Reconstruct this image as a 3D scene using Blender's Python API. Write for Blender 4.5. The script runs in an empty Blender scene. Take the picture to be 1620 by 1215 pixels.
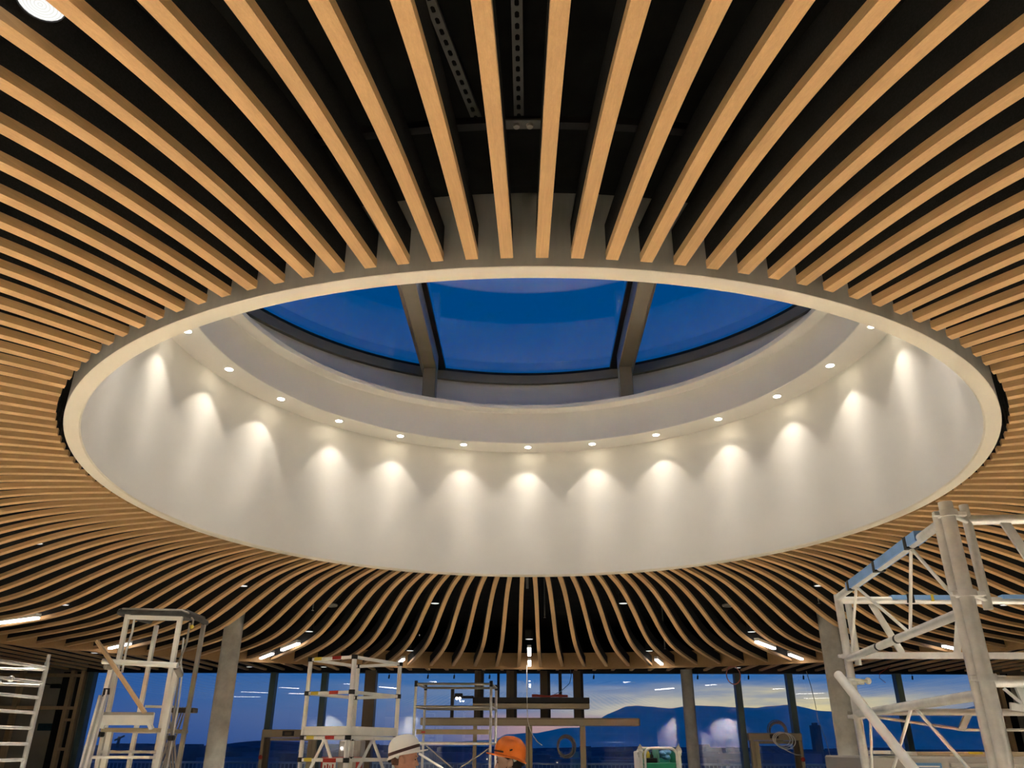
import bpy, math, random
import numpy as np
from mathutils import Vector, Matrix

S = bpy.context.scene
COL = S.collection
random.seed(7)
PI = math.pi

# ------------------------------------------------------------------ camera
cam_data = bpy.data.cameras.new('camera')
cam = bpy.data.objects.new('camera', cam_data)
COL.objects.link(cam)
cam_data.sensor_fit = 'HORIZONTAL'
cam_data.sensor_width = 36.0
cam_data.lens = 36.0 * 1250.0 / 1620.0
cam_data.clip_start = 0.05
cam_data.clip_end = 20000
_pitch, _roll, _yaw = 0.432581685, 0.00398711956, 0.0232420383
_f = Vector((0, math.cos(_pitch), math.sin(_pitch)))
_u = Vector((0, -math.sin(_pitch), math.cos(_pitch)))
_r = Vector((1, 0, 0))
_r, _u = math.cos(_roll) * _r + math.sin(_roll) * _u, math.cos(_roll) * _u - math.sin(_roll) * _r
_m = Matrix((_r, _u, -_f)).transposed()
cam.matrix_world = Matrix.Translation((0.018, 0, 1.7)) @ (Matrix.Rotation(_yaw, 3, 'Z') @ _m).to_4x4()
S.camera = cam

# ------------------------------------------------------------------ exposure
S.view_settings.view_transform = 'Standard'
S.view_settings.look = 'None'
S.view_settings.gamma = 1
S.view_settings.exposure = 0.0
S.view_settings.use_curve_mapping = False
S.cycles.use_denoising = True
S.cycles.max_bounces = 10
S.cycles.diffuse_bounces = 5
S.cycles.transparent_max_bounces = 24
S.cycles.sample_clamp_indirect = 0

def lin(r, g, b):
    def c(v):
        v /= 255.0
        return v / 12.92 if v <= 0.04045 else ((v + 0.055) / 1.055) ** 2.4
    return (c(r), c(g), c(b), 1.0)

# ------------------------------------------------------------------ node helper
class NT:
    def __init__(s, tree):
        s.t = tree
        s.t.nodes.clear()
    def n(s, kind, **kw):
        nd = s.t.nodes.new(kind)
        for k, v in kw.items():
            if k.startswith('i_'):
                key = k[2:].replace('_', ' ')
                nd.inputs[int(key) if key.isdigit() else key].default_value = v
            else:
                setattr(nd, k, v)
        return nd
    def l(s, a, b):
        s.t.links.new(a, b)
    def math(s, op, a, b=None, c=None):
        nd = s.t.nodes.new('ShaderNodeMath')
        nd.operation = op
        for i, v in enumerate((a, b, c)):
            if v is None:
                continue
            if isinstance(v, (int, float)):
                nd.inputs[i].default_value = v
            else:
                s.l(v, nd.inputs[i])
        return nd.outputs[0]
    def mix(s, fac, a, b):
        nd = s.t.nodes.new('ShaderNodeMixRGB')
        for i, v in enumerate((fac, a, b)):
            if isinstance(v, (int, float, tuple)):
                nd.inputs[i].default_value = v
            else:
                s.l(v, nd.inputs[i])
        return nd.outputs[0]

# ------------------------------------------------------------------ world: dusk sky
W = bpy.data.worlds.new('dusk_sky')
S.world = W
W.use_nodes = True
w = NT(W.node_tree)
tc = w.n('ShaderNodeTexCoord')
sep = w.n('ShaderNodeSeparateXYZ')
w.l(tc.outputs['Generated'], sep.inputs[0])
gx, gy, gz = sep.outputs
elev = w.math('MULTIPLY', w.math('ARCSINE', gz), 180 / PI)
az = w.math('MULTIPLY', w.math('ARCTAN2', gx, gy), 180 / PI)
ramp = w.n('ShaderNodeValToRGB')
w.l(w.math('DIVIDE', elev, 90.0), ramp.inputs[0])
els = ramp.color_ramp.elements
stops = [(0.0, lin(72, 92, 140)), (2.0, lin(100, 118, 158)), (3.0, lin(82, 118, 166)), (4.6, lin(44, 107, 172)),
         (9, lin(26, 92, 158)), (20, lin(0, 84, 152)), (40, lin(0, 72, 134)), (90, lin(0, 52, 108))]
els[0].position, els[0].color = 0.0, stops[0][1]
els[1].position, els[1].color = 1.0, stops[-1][1]
for d, c in stops[1:-1]:
    e = els.new(d / 90.0)
    e.color = c
cl = w.n('ShaderNodeTexNoise', i_Scale=5.0, i_Detail=5.0, i_Roughness=0.6)
mp = w.n('ShaderNodeMapping')
mp.inputs['Scale'].default_value = (1.0, 1.0, 9.0)
w.l(tc.outputs['Generated'], mp.inputs[0])
w.l(mp.outputs[0], cl.inputs['Vector'])
cloud = cl.outputs[0]
def bump(x, c, wd):
    d = w.math('DIVIDE', w.math('SUBTRACT', x, c), wd)
    return w.math('POWER', 2.718, w.math('MULTIPLY', w.math('MULTIPLY', d, d), -1.0))
el2 = w.math('ADD', elev, w.math('MULTIPLY', w.math('SUBTRACT', cloud, 0.5), 4.2))
# darker blue towards the left of the view, lighter grey cloud veil to the right
leftm = w.math('MULTIPLY', w.math('SMOOTH_MAX', w.math('MULTIPLY', w.math('ADD', az, 6.0), -0.045), 0.0, 0.1), 0.75)
leftm = w.math('MULTIPLY', w.math('MINIMUM', leftm, 0.75), bump(elev, 1.0, 9.0))
col = w.mix(leftm, ramp.outputs[0], lin(10, 74, 148))
veil = w.math('MULTIPLY', w.math('MULTIPLY', bump(az, 12.0, 22.0), bump(el2, 3.5, 0.75)), 0.55)
col = w.mix(veil, col, lin(150, 158, 172))
glow = w.math('MULTIPLY', w.math('MULTIPLY', bump(az, 17.5, 7.5), bump(el2, 2.6, 0.75)), 0.95)
col = w.mix(glow, col, lin(238, 218, 160))
glow2 = w.math('MULTIPLY', w.math('MULTIPLY', bump(az, 7.0, 5.0), bump(el2, 2.4, 0.75)), 0.75)
col = w.mix(glow2, col, lin(226, 212, 180))
pink = w.math('MULTIPLY', w.math('MULTIPLY', bump(az, 1.5, 5.0), bump(el2, 1.2, 0.8)), 0.7)
col = w.mix(pink, col, lin(216, 166, 152))
bg = w.n('ShaderNodeBackground', i_Strength=1.0)
w.l(col, bg.inputs[0])
wo = w.n('ShaderNodeOutputWorld')
w.l(bg.outputs[0], wo.inputs[0])

# ------------------------------------------------------------------ materials
MATS = {}
def material(name):
    m = bpy.data.materials.new(name)
    m.use_nodes = True
    MATS[name] = m
    return NT(m.node_tree)
def finish(t, shader):
    o = t.n('ShaderNodeOutputMaterial')
    t.l(shader, o.inputs[0])
def plain(name, rgb, rough=0.6, metal=0.0, var=0.0, scale=8.0, spec=0.3, bumps=0.0, stretch=None):
    t = material(name)
    p = t.n('ShaderNodeBsdfPrincipled', i_Roughness=rough, i_Metallic=metal)
    p.inputs['Specular IOR Level'].default_value = spec
    c = rgb if len(rgb) == 4 else (*rgb, 1.0)
    tcn = t.n('ShaderNodeTexCoord')
    src = tcn.outputs['Object']
    if stretch:
        mpn = t.n('ShaderNodeMapping')
        mpn.inputs['Scale'].default_value = stretch
        t.l(src, mpn.inputs[0])
        src = mpn.outputs[0]
    nz = t.n('ShaderNodeTexNoise', i_Scale=scale, i_Detail=6.0, i_Roughness=0.62)
    t.l(src, nz.inputs['Vector'])
    dark = tuple(v * (1 - var) for v in c[:3]) + (1.0,)
    light = tuple(min(1, v * (1 + var)) for v in c[:3]) + (1.0,)
    rmp = t.n('ShaderNodeValToRGB')
    rmp.color_ramp.elements[0].position = 0.3
    rmp.color_ramp.elements[1].position = 0.7
    rmp.color_ramp.elements[0].color = dark
    rmp.color_ramp.elements[1].color = light
    t.l(nz.outputs[0], rmp.inputs[0])
    t.l(rmp.outputs[0], p.inputs['Base Color'])
    if bumps:
        b = t.n('ShaderNodeBump', i_Strength=bumps, i_Distance=0.01)
        t.l(nz.outputs[0], b.inputs['Height'])
        t.l(b.outputs[0], p.inputs['Normal'])
    finish(t, p.outputs[0])
    return MATS[name]
def emit(name, rgb, strength):
    t = material(name)
    e = t.n('ShaderNodeEmission', i_Strength=strength)
    e.inputs[0].default_value = (*rgb, 1.0)
    finish(t, e.outputs[0])
    return MATS[name]
def glass(name, tint=(0.96, 0.98, 1.0), extra=1.0):
    t = material(name)
    lw = t.n('ShaderNodeLayerWeight', i_Blend=0.5)
    f5 = t.math('POWER', lw.outputs['Facing'], 5.0)
    fac = t.math('MULTIPLY', t.math('ADD', t.math('MULTIPLY', f5, 0.96), 0.04), extra)
    fac = t.math('MINIMUM', fac, 1.0)
    tr = t.n('ShaderNodeBsdfTransparent')
    tr.inputs[0].default_value = (*tint, 1.0)
    gl = t.n('ShaderNodeBsdfGlossy', i_Roughness=0.0)
    gl.inputs[0].default_value = (1, 1, 1, 1)
    mx = t.n('ShaderNodeMixShader')
    t.l(fac, mx.inputs[0])
    t.l(tr.outputs[0], mx.inputs[1])
    t.l(gl.outputs[0], mx.inputs[2])
    finish(t, mx.outputs[0])
    return MATS[name]

def wood(name, c1, c2, rough=0.55, stretch=(1.0, 28.0, 28.0)):
    t = material(name)
    tcn = t.n('ShaderNodeTexCoord')
    info = t.n('ShaderNodeObjectInfo')
    mpn = t.n('ShaderNodeMapping')
    mpn.inputs['Scale'].default_value = stretch
    t.l(tcn.outputs['Object'], mpn.inputs[0])
    off = t.n('ShaderNodeCombineXYZ')
    t.l(t.math('MULTIPLY', info.outputs['Random'], 40.0), off.inputs[0])
    t.l(t.math('MULTIPLY', info.outputs['Random'], 23.0), off.inputs[2])
    t.l(off.outputs[0], mpn.inputs['Location'])
    nz = t.n('ShaderNodeTexNoise', i_Scale=3.0, i_Detail=8.0, i_Roughness=0.7, i_Distortion=0.4)
    t.l(mpn.outputs[0], nz.inputs['Vector'])
    mp2 = t.n('ShaderNodeMapping')
    mp2.inputs['Scale'].default_value = tuple(v * 3.5 if v > 2 else v * 1.5 for v in stretch)
    t.l(tcn.outputs['Object'], mp2.inputs[0])
    t.l(off.outputs[0], mp2.inputs['Location'])
    nz2 = t.n('ShaderNodeTexNoise', i_Scale=4.0, i_Detail=4.0, i_Roughness=0.6)
    t.l(mp2.outputs[0], nz2.inputs['Vector'])
    r = t.n('ShaderNodeValToRGB')
    r.color_ramp.elements[0].position = 0.34
    r.color_ramp.elements[0].color = (*c1, 1)
    r.color_ramp.elements[1].position = 0.66
    r.color_ramp.elements[1].color = (*c2, 1)
    t.l(t.math('ADD', t.math('MULTIPLY', nz.outputs[0], 0.6), t.math('MULTIPLY', nz2.outputs[0], 0.4)), r.inputs[0])
    p = t.n('ShaderNodeBsdfPrincipled', i_Roughness=rough)
    p.inputs['Specular IOR Level'].default_value = 0.25
    t.l(r.outputs[0], p.inputs['Base Color'])
    finish(t, p.outputs[0])
    return MATS[name]

OAK = wood('oak', (0.54, 0.325, 0.145), (0.68, 0.425, 0.200))
FASCIA = wood('oak_fascia', (0.34, 0.20, 0.085), (0.46, 0.285, 0.13), stretch=(6.0, 6.0, 30.0))
STUD = wood('timber_stud', (0.45, 0.30, 0.16), (0.60, 0.42, 0.25), stretch=(20.0, 20.0, 1.0))
BLACK = plain('black_felt', (0.022, 0.0215, 0.0195), 0.9, var=0.25, scale=120.0, spec=0.1)
DECK = plain('black_deck', (0.012, 0.012, 0.011), 0.9, var=0.4, scale=3.0, spec=0.1)
WHITE = plain('white_plaster', (0.80, 0.77, 0.71), 0.75, var=0.012, scale=3.0, spec=0.15)
RIMPAINT = plain('cream_rim_paint', (0.78, 0.72, 0.60), 0.75, var=0.01, scale=3.0, spec=0.15)
GREYPL = plain('grey_plaster', (0.44, 0.41, 0.36), 0.85, var=0.08, scale=2.5, spec=0.1, stretch=(4, 4, 0.6))
CONC = plain('concrete', (0.38, 0.375, 0.345), 0.8, var=0.22, scale=4.0, spec=0.2, bumps=0.15)
FLOORM = plain('floor_screed', (0.66, 0.60, 0.50), 0.7, var=0.12, scale=1.3, spec=0.2)
GREYWALL = plain('grey_board', (0.30, 0.27, 0.22), 0.85, var=0.15, scale=1.2, spec=0.1)
ROOMWALL = plain('room_wall', (0.25, 0.23, 0.20), 0.85, var=0.05, scale=1.2, spec=0.1)
ALU = plain('aluminium_tube', (0.76, 0.755, 0.735), 0.36, metal=0.55, var=0.14, scale=9.0, spec=0.5, bumps=0.08)
WHITETUBE = plain('white_powder_tube', (0.80, 0.79, 0.74), 0.5, var=0.07, scale=6.0, spec=0.4)
GREYTUBE = plain('grey_tube', (0.36, 0.33, 0.29), 0.45, metal=0.5, var=0.12, scale=6.0, spec=0.4)
CHAN = plain('zinc_channel', (0.16, 0.155, 0.145), 0.45, metal=0.5, var=0.12, scale=14.0)
BLACKPL = plain('black_plastic', (0.014, 0.013, 0.012), 0.5, var=0.15, scale=20.0)
RUBBER = plain('dark_foam', (0.05, 0.05, 0.046), 0.6, var=0.4, scale=12.0)
BLUEPAD = plain('blue_foam', (0.22, 0.42, 0.80), 0.6, var=0.12, scale=6.0)
REDTAG = plain('red_marking', (0.42, 0.035, 0.025), 0.5, var=0.1)
YELTAG = plain('yellow_marking', (0.60, 0.46, 0.05), 0.5, var=0.1)
ORANGE = plain('orange_shell', (0.90, 0.20, 0.012), 0.32, var=0.03, spec=0.5)
HELMW = plain('white_shell', (0.88, 0.86, 0.80), 0.35, var=0.03, spec=0.5)
BROWNB = plain('brown_strap', (0.07, 0.03, 0.025), 0.6, var=0.15, scale=20)
SKIN = plain('ruddy_skin', (0.60, 0.30, 0.20), 0.55, var=0.12, scale=14.0)
SKIN2 = plain('light_skin', (0.64, 0.40, 0.30), 0.55, var=0.10, scale=14.0)
HAIR = plain('black_hair', (0.012, 0.009, 0.008), 0.7, var=0.4, scale=60.0)
HAIRG = plain('cropped_brown_hair', (0.12, 0.06, 0.038), 0.8, var=0.3, scale=60.0)
STUBBLE = plain('dark_stubble', (0.13, 0.075, 0.055), 0.8, var=0.25, scale=90.0)
NAVY = plain('navy_cloth', (0.012, 0.018, 0.055), 0.85, var=0.2, scale=12.0)
WORK = plain('grey_work_cloth', (0.06, 0.06, 0.065), 0.85, var=0.2, scale=12.0)
BROWNST = plain('bronze_steel', (0.115, 0.085, 0.055), 0.42, metal=0.25, var=0.12, scale=4.0)
DARKST = plain('dark_steel', (0.025, 0.022, 0.02), 0.5, metal=0.2, var=0.15, scale=4.0)
BEIGEBOX = plain('champagne_casing', (0.40, 0.33, 0.22), 0.38, metal=0.35, var=0.05, scale=3.0)
MULL = plain('grey_green_frame', (0.075, 0.115, 0.125), 0.45, metal=0.2, var=0.08, scale=4.0)
SKYFR = plain('bronze_anodised', (0.22, 0.19, 0.14), 0.30, metal=0.35, var=0.05, scale=3.0)
SEAL = plain('black_seal', (0.004, 0.004, 0.004), 0.6)
GREEN = plain('green_plastic', (0.015, 0.30, 0.16), 0.4, var=0.15, scale=6.0, spec=0.5)
TEALSHEET = plain('teal_sheet', (0.10, 0.42, 0.36), 0.4, var=0.2, scale=5.0, spec=0.5)
BLUEBAG = plain('blue_bag', (0.16, 0.36, 0.66), 0.45, var=0.35, scale=18.0, spec=0.5)
WHITEPL = plain('white_plastic', (0.75, 0.75, 0.72), 0.4, var=0.06, spec=0.5)
BOARD = plain('birch_board', (0.66, 0.52, 0.33), 0.6, var=0.08, scale=3.0)
BLUELAB = plain('blue_label', (0.10, 0.22, 0.42), 0.5, var=0.05)
CRATE = plain('grey_sheet_metal', (0.40, 0.37, 0.33), 0.5, metal=0.2, var=0.08, scale=2.0, stretch=(1, 1, 8))
REDCABLE = plain('red_cable_sheath', (0.42, 0.06, 0.035), 0.5)
PINKCABLE = plain('pink_cable_sheath', (0.55, 0.17, 0.14), 0.5)
WHITECABLE = plain('white_cable_sheath', (0.75, 0.72, 0.64), 0.5)
GREYCABLE = plain('grey_cable_sheath', (0.25, 0.24, 0.22), 0.5)
TEALPAINT = plain('teal_spray', (0.015, 0.045, 0.06), 0.8, var=0.3, scale=14)
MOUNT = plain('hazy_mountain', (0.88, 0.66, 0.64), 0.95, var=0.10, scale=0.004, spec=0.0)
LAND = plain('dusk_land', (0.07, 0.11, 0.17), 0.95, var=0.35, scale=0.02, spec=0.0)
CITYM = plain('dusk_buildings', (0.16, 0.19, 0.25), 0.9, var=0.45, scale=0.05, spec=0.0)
TOWERM = plain('tower_concrete', (0.16, 0.17, 0.19), 0.9, var=0.1, scale=0.5, spec=0.0)
PAVE = plain('terrace_paving', (0.25, 0.25, 0.25), 0.9, var=0.1, scale=2.0, spec=0.1)
RAILM = plain('terrace_rail_metal', (0.35, 0.42, 0.50), 0.4, metal=0.4, var=0.1)
GLASS = glass('facade_glass', (0.96, 0.98, 1.0), 1.35)
SKYGLASS = glass('skylight_glass', (0.95, 0.98, 1.0), 2.0)
E_COVE = emit('cove_lamp_glow', (1.0, 0.91, 0.70), 42.0)
E_DOWN = emit('downlight_glow', (1.0, 1.0, 0.97), 1.05)
E_RIB = emit('downlight_rib_glow', (1.0, 1.0, 0.95), 0.86)
E_LED = emit('linear_lamp_glow', (1.0, 0.91, 0.84), 14.0)
E_WIN = emit('lit_far_window', (1.0, 0.86, 0.62), 1.5)
E_SPOT = emit('small_lamp_glow', (1.0, 0.96, 0.9), 12.0)

# ------------------------------------------------------------------ mesh builder
class MB:
    def __init__(s):
        s.v, s.f = [], []
    def add(s, vs, fs):
        o = len(s.v)
        s.v += [tuple(p) for p in vs]
        s.f += [tuple(i + o for i in f) for f in fs]
        return s
    def box(s, x0, x1, y0, y1, z0, z1):
        vs = [(x, y, z) for z in (z0, z1) for y in (y0, y1) for x in (x0, x1)]
        return s.add(vs, [(0, 2, 3, 1), (4, 5, 7, 6), (0, 1, 5, 4), (2, 6, 7, 3), (0, 4, 6, 2), (1, 3, 7, 5)])
    def cbox(s, x0, x1, y0, y1, z0, z1, b=0.01):
        """box with chamfered edges"""
        xs, ys, zs = (x0, x1), (y0, y1), (z0, z1)
        vs, idx = [], {}
        for i in range(2):
            for j in range(2):
                for k in range(2):
                    for a in range(3):
                        p = [xs[i], ys[j], zs[k]]
                        for q, e in enumerate((i, j, k)):
                            if q != a:
                                p[q] += b if e == 0 else -b
                        idx[(i, j, k, a)] = len(vs)
                        vs.append(tuple(p))
        fs = []
        for a in range(3):
            o1, o2 = (a + 1) % 3, (a + 2) % 3
            for e in range(2):
                q = []
                for u, v in ((0, 0), (1, 0), (1, 1), (0, 1)):
                    c = [0, 0, 0]
                    c[a], c[o1], c[o2] = e, u, v
                    q.append(idx[(*c, a)])
                fs.append(q if e else q[::-1])
        for a in range(3):
            o1, o2 = (a + 1) % 3, (a + 2) % 3
            for u in range(2):
                for v in range(2):
                    c0, c1 = [0, 0, 0], [0, 0, 0]
                    c0[a], c1[a] = 0, 1
                    c0[o1] = c1[o1] = u
                    c0[o2] = c1[o2] = v
                    fs.append((idx[(*c0, o1)], idx[(*c1, o1)], idx[(*c1, o2)], idx[(*c0, o2)]))
        for i in range(2):
            for j in range(2):
                for k in range(2):
                    fs.append((idx[(i, j, k, 0)], idx[(i, j, k, 1)], idx[(i, j, k, 2)]))
        return s.add(vs, fs)
    def tube(s, a, b, r, n=12, r2=None):
        return s.path([a, b], r, n, r2)
    def path(s, pts, r, n=10, r2=None, closed=False):
        pts = [Vector(p) for p in pts]
        m = len(pts)
        up = None
        rings = []
        for i, p in enumerate(pts):
            if closed:
                t = pts[(i + 1) % m] - pts[i - 1]
            else:
                t = pts[min(i + 1, m - 1)] - pts[max(i - 1, 0)]
            t.normalize()
            if up is None:
                up = Vector((0, 0, 1)) if abs(t.z) < 0.9 else Vector((0, 1, 0))
            sd = t.cross(up).normalized()
            up = sd.cross(t).normalized()
            rr = r if r2 is None else r + (r2 - r) * i / (m - 1)
            rings.append([p + rr * (math.cos(2 * PI * k / n) * sd + math.sin(2 * PI * k / n) * up) for k in range(n)])
        vs = [v for ring in rings for v in ring]
        fs = []
        for i in range(m if closed else m - 1):
            j = (i + 1) % m
            for k in range(n):
                fs.append((i * n + k, i * n + (k + 1) % n, j * n + (k + 1) % n, j * n + k))
        if not closed:
            fs.append(tuple(range(n))[::-1])
            fs.append(tuple((m - 1) * n + k for k in range(n)))
        return s.add(vs, fs)
    def bar(s, a, b, w_, h_, up=(0, 0, 1)):
        """rectangular bar from a to b, w_ across, h_ along up"""
        a, b = Vector(a), Vector(b)
        t = (b - a).normalized()
        u = Vector(up)
        if abs(t.dot(u)) > 0.95:
            u = Vector((0, 1, 0))
        sd = t.cross(u).normalized()
        u = sd.cross(t).normalized()
        vs = []
        for p in (a, b):
            for i, j in ((-1, -1), (1, -1), (1, 1), (-1, 1)):
                vs.append(p + sd * (i * w_ / 2) + u * (j * h_ / 2))
        return s.add(vs, [(3, 2, 1, 0), (4, 5, 6, 7), (0, 1, 5, 4), (1, 2, 6, 5), (2, 3, 7, 6), (3, 0, 4, 7)])
    def lathe(s, prof, c=(0, 0, 0), n=96, a0=0.0, a1=2 * PI, close=False):
        """revolve (r, z) profile about the vertical through c"""
        full = abs(a1 - a0 - 2 * PI) < 1e-6
        k = n if full else n + 1
        vs = []
        for i in range(k):
            a = a0 + (a1 - a0) * i / n
            for r, z in prof:
                vs.append((c[0] + r * math.cos(a), c[1] + r * math.sin(a), c[2] + z))
        m = len(prof)
        fs = []
        for i in range(n):
            j = (i + 1) % k
            for q in range(m if close else m - 1):
                q2 = (q + 1) % m
                fs.append((i * m + q, j * m + q, j * m + q2, i * m + q2))
        return s.add(vs, fs)
    def disc(s, c, r, n=24, z=0.0, up=False):
        vs = [(c[0] + r * math.cos(2 * PI * i / n), c[1] + r * math.sin(2 * PI * i / n), c[2]) for i in range(n)]
        return s.add(vs, [tuple(range(n)) if up else tuple(range(n))[::-1]])
    def cyl(s, c, r, z0, z1, n=24):
        return s.tube((c[0], c[1], z0), (c[0], c[1], z1), r, n)
    def ball(s, c, rx, ry=None, rz=None, nu=16, nv=10, rot=None):
        ry = ry or rx
        rz = rz or rx
        vs, fs = [], []
        for j in range(1, nv):
            for i in range(nu):
                t, p = PI * j / nv, 2 * PI * i / nu
                vs.append(Vector((rx * math.sin(t) * math.cos(p), ry * math.sin(t) * math.sin(p), rz * math.cos(t))))
        top, bot = len(vs), len(vs) + 1
        vs += [Vector((0, 0, rz)), Vector((0, 0, -rz))]
        for j in range(nv - 2):
            for i in range(nu):
                a, b = j * nu + i, j * nu + (i + 1) % nu
                fs.append((a, a + nu, b + nu, b))
        for i in range(nu):
            fs.append((top, i, (i + 1) % nu))
            fs.append((bot, (nv - 2) * nu + (i + 1) % nu, (nv - 2) * nu + i))
        if rot is not None:
            vs = [rot @ v for v in vs]
        return s.add([v + Vector(c) for v in vs], fs)
    def loft(s, rings, cap=True):
        n = len(rings[0])
        vs = [p for r in rings for p in r]
        fs = []
        for j in range(len(rings) - 1):
            for i in range(n):
                fs.append((j * n + i, j * n + (i + 1) % n, (j + 1) * n + (i + 1) % n, (j + 1) * n + i))
        if cap:
            fs.append(tuple(range(n))[::-1])
            fs.append(tuple((len(rings) - 1) * n + i for i in range(n)))
        return s.add(vs, fs)
    def mesh(s, name, mat, org=(0, 0, 0), smooth=False):
        me = bpy.data.meshes.new(name)
        o = Vector(org)
        me.from_pydata([tuple(Vector(p) - o) for p in s.v], [], s.f)
        me.materials.append(mat)
        if smooth:
            me.polygons.foreach_set('use_smooth', [True] * len(me.polygons))
            try:
                me.set_sharp_from_angle(angle=math.radians(40))
            except Exception:
                pass
        me.update()
        return me

ORG = {}
def root(name, loc, label, cat, group=None, rz=0.0):
    o = bpy.data.objects.new(name, None)
    o.empty_display_size = 0.1
    COL.objects.link(o)
    o.location = loc
    o.rotation_euler = (0, 0, rz)
    o['label'], o['category'] = label, cat
    o['kind'] = 'thing'
    if group:
        o['group'] = group
    ORG[o] = Vector(loc)
    return o
def part(name, mb, mat, parent, smooth=True, label=None):
    """mesh given in world coordinates, linked as a child of parent"""
    me = mb.mesh(name, mat, ORG[parent], smooth)
    o = bpy.data.objects.new(name, me)
    COL.objects.link(o)
    o.parent = parent
    ORG[o] = ORG[parent]
    if label:
        o['label'] = label
    return o
def solo(name, mb, mat, label, cat, group=None, org=None, smooth=True, kind=None):
    if org is None:
        vs = np.array([tuple(p) for p in mb.v])
        org = (*((vs.min(0) + vs.max(0)) / 2)[:2], vs[:, 2].min())
    o = bpy.data.objects.new(name, mb.mesh(name, mat, org, smooth))
    COL.objects.link(o)
    o.location = org
    o['label'], o['category'] = label, cat
    if group:
        o['group'] = group
    o['kind'] = kind or 'thing'
    ORG[o] = Vector(org)
    return o
def struct(name, mb, mat, smooth=False):
    o = bpy.data.objects.new(name, mb.mesh(name, mat, (0, 0, 0), smooth))
    COL.objects.link(o)
    o['kind'] = 'structure'
    ORG[o] = Vector((0, 0, 0))
    return o
def dup(src, loc, rz, label, group=None):
    r = src.copy()
    COL.objects.link(r)
    r.location, r.rotation_euler = loc, (0, 0, rz)
    r['label'] = label
    if group:
        r['group'] = group
    for ch in list(src.children):
        c = ch.copy()
        COL.objects.link(c)
        c.parent = r
        for g in list(ch.children):
            d = g.copy()
            COL.objects.link(d)
            d.parent = c
    return r

_ones = ['', 'first', 'second', 'third', 'fourth', 'fifth', 'sixth', 'seventh', 'eighth', 'ninth', 'tenth', 'eleventh', 'twelfth',
         'thirteenth', 'fourteenth', 'fifteenth', 'sixteenth', 'seventeenth', 'eighteenth', 'nineteenth', 'twentieth']
def nth(k):
    if k <= 20:
        return _ones[k]
    if k == 30:
        return 'thirtieth'
    return ('twenty-' if k < 30 else 'thirty-') + _ones[k % 10]

# ------------------------------------------------------------------ layout numbers (metres)
CY = 7.6415                     # centre of the oculus, on the room's axis
C = Vector((0, CY, 0))
RO, RI = 4.131, 4.009           # drum, outer and inner radius
ZR = 4.0                        # underside of the drum
RS = 4.188                      # inner ends of the slats
RF = 11.42                      # outer ends of the slats, at the curved fascia
ZD = 4.48                       # black deck above the slats
YF = 20.7                       # glazed facade
_pr = np.array([(1.5, 1.0085), (1.82, 1.007), (2.0, 1.005), (2.15, 0.999), (2.3, 0.986), (2.4, 0.972), (2.5, 0.956), (2.65, 0.924), (2.85, 0.880),
                (3.05, 0.830), (3.25, 0.790), (3.45, 0.765), (3.7, 0.749), (4.1, 0.740), (5.2, 0.736)])
def zslat(r):
    x = r / 2.3
    k = np.linspace(-0.18, 0.18, 9)
    wgt = np.exp(-(k / 0.1) ** 2)
    return 1.7 + 2.3 * float((np.interp(x + k, _pr[:, 0], _pr[:, 1]) * wgt).sum() / wgt.sum())
def polar(r, az, z=0.0):
    a = math.radians(az)
    return Vector((r * math.sin(a), CY + r * math.cos(a), z))

# ------------------------------------------------------------------ room shell
struct('floor', MB().box(-14, 14, -8, 21, -0.12, 0.0), FLOORM)
def deck():
    mb = MB()
    n = 96
    vs, fs = [], []
    for i in range(n):
        a = 2 * PI * i / n
        d = (math.cos(a), math.sin(a))
        t = min(14 / abs(d[0]) if d[0] else 1e9, (21 - CY) / d[1] if d[1] > 0 else (8 + CY) / -d[1] if d[1] < 0 else 1e9)
        for rr in (RO - 0.02, t):
            for z in (ZD, ZD + 0.1):
                vs.append((rr * d[0], CY + rr * d[1], z))
    for i in range(n):
        j = (i + 1) % n
        a, b = i * 4, j * 4
        fs += [(a, a + 2, b + 2, b), (a + 1, b + 1, b + 3, a + 3)]
    return mb.add(vs, fs)
struct('ceiling', deck(), DECK)
struct('wall_back', MB().box(-14, 14, -8.15, -8, 0, ZD), ROOMWALL)
for i, (x0, x1) in enumerate(((-13.2, -10.2), (-8.4, -5.0), (7.2, 9.4), (9.7, 13.0))):
    struct('wall_panel_%d' % (i + 1), MB().box(x0, x1, -7.95, -7.85, 0, 3.35), WHITE)
struct('wall_west', MB().box(-14.15, -14, -8, 21, 0, ZD), ROOMWALL)
struct('wall_east', MB().box(14, 14.15, -8, 21, 0, ZD), ROOMWALL)

# the drum of the oculus: plain outside, white inside, cove with a ledge for lamps, lantern above
ZC = 5.90
drum = struct('wall_oculus', MB().lathe([(RO, ZD + 0.02), (RO, ZR + 0.004)], (0, CY, 0), 192), GREYPL, True)
def dpart(name, prof, mat):
    o = struct(name, MB().lathe(prof, (0, CY, 0), 192), mat, True)
    o.parent = drum
    return o
dpart('rim', [(RO, ZR + 0.004), (RO - 0.004, ZR), (RI + 0.012, ZR), (RI, ZR + 0.012)], RIMPAINT)
dpart('lining', [(RI, ZR + 0.012), (RI, ZC)], WHITE)
dpart('lamp_ledge', [(RI, ZC), (3.615, ZC), (3.607, ZC + 0.008)], WHITE)
dpart('shaft', [(3.607, ZC + 0.008), (3.607, 6.385), (3.600, 6.392), (3.445, 6.392), (3.434, 6.40), (3.434, 6.46)], WHITE)
dpart('roof_ledge', [(3.434, 6.46), (4.45, 6.47)], DECK)
dpart('upstand', [(4.45, 6.47), (4.45, 7.26)], WHITE)
dpart('roof_edge', [(RI + 0.05, ZD + 0.1), (RI + 0.05, ZC + 0.1), (4.7, ZC + 0.1), (4.7, 7.5)], DECK)

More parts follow.
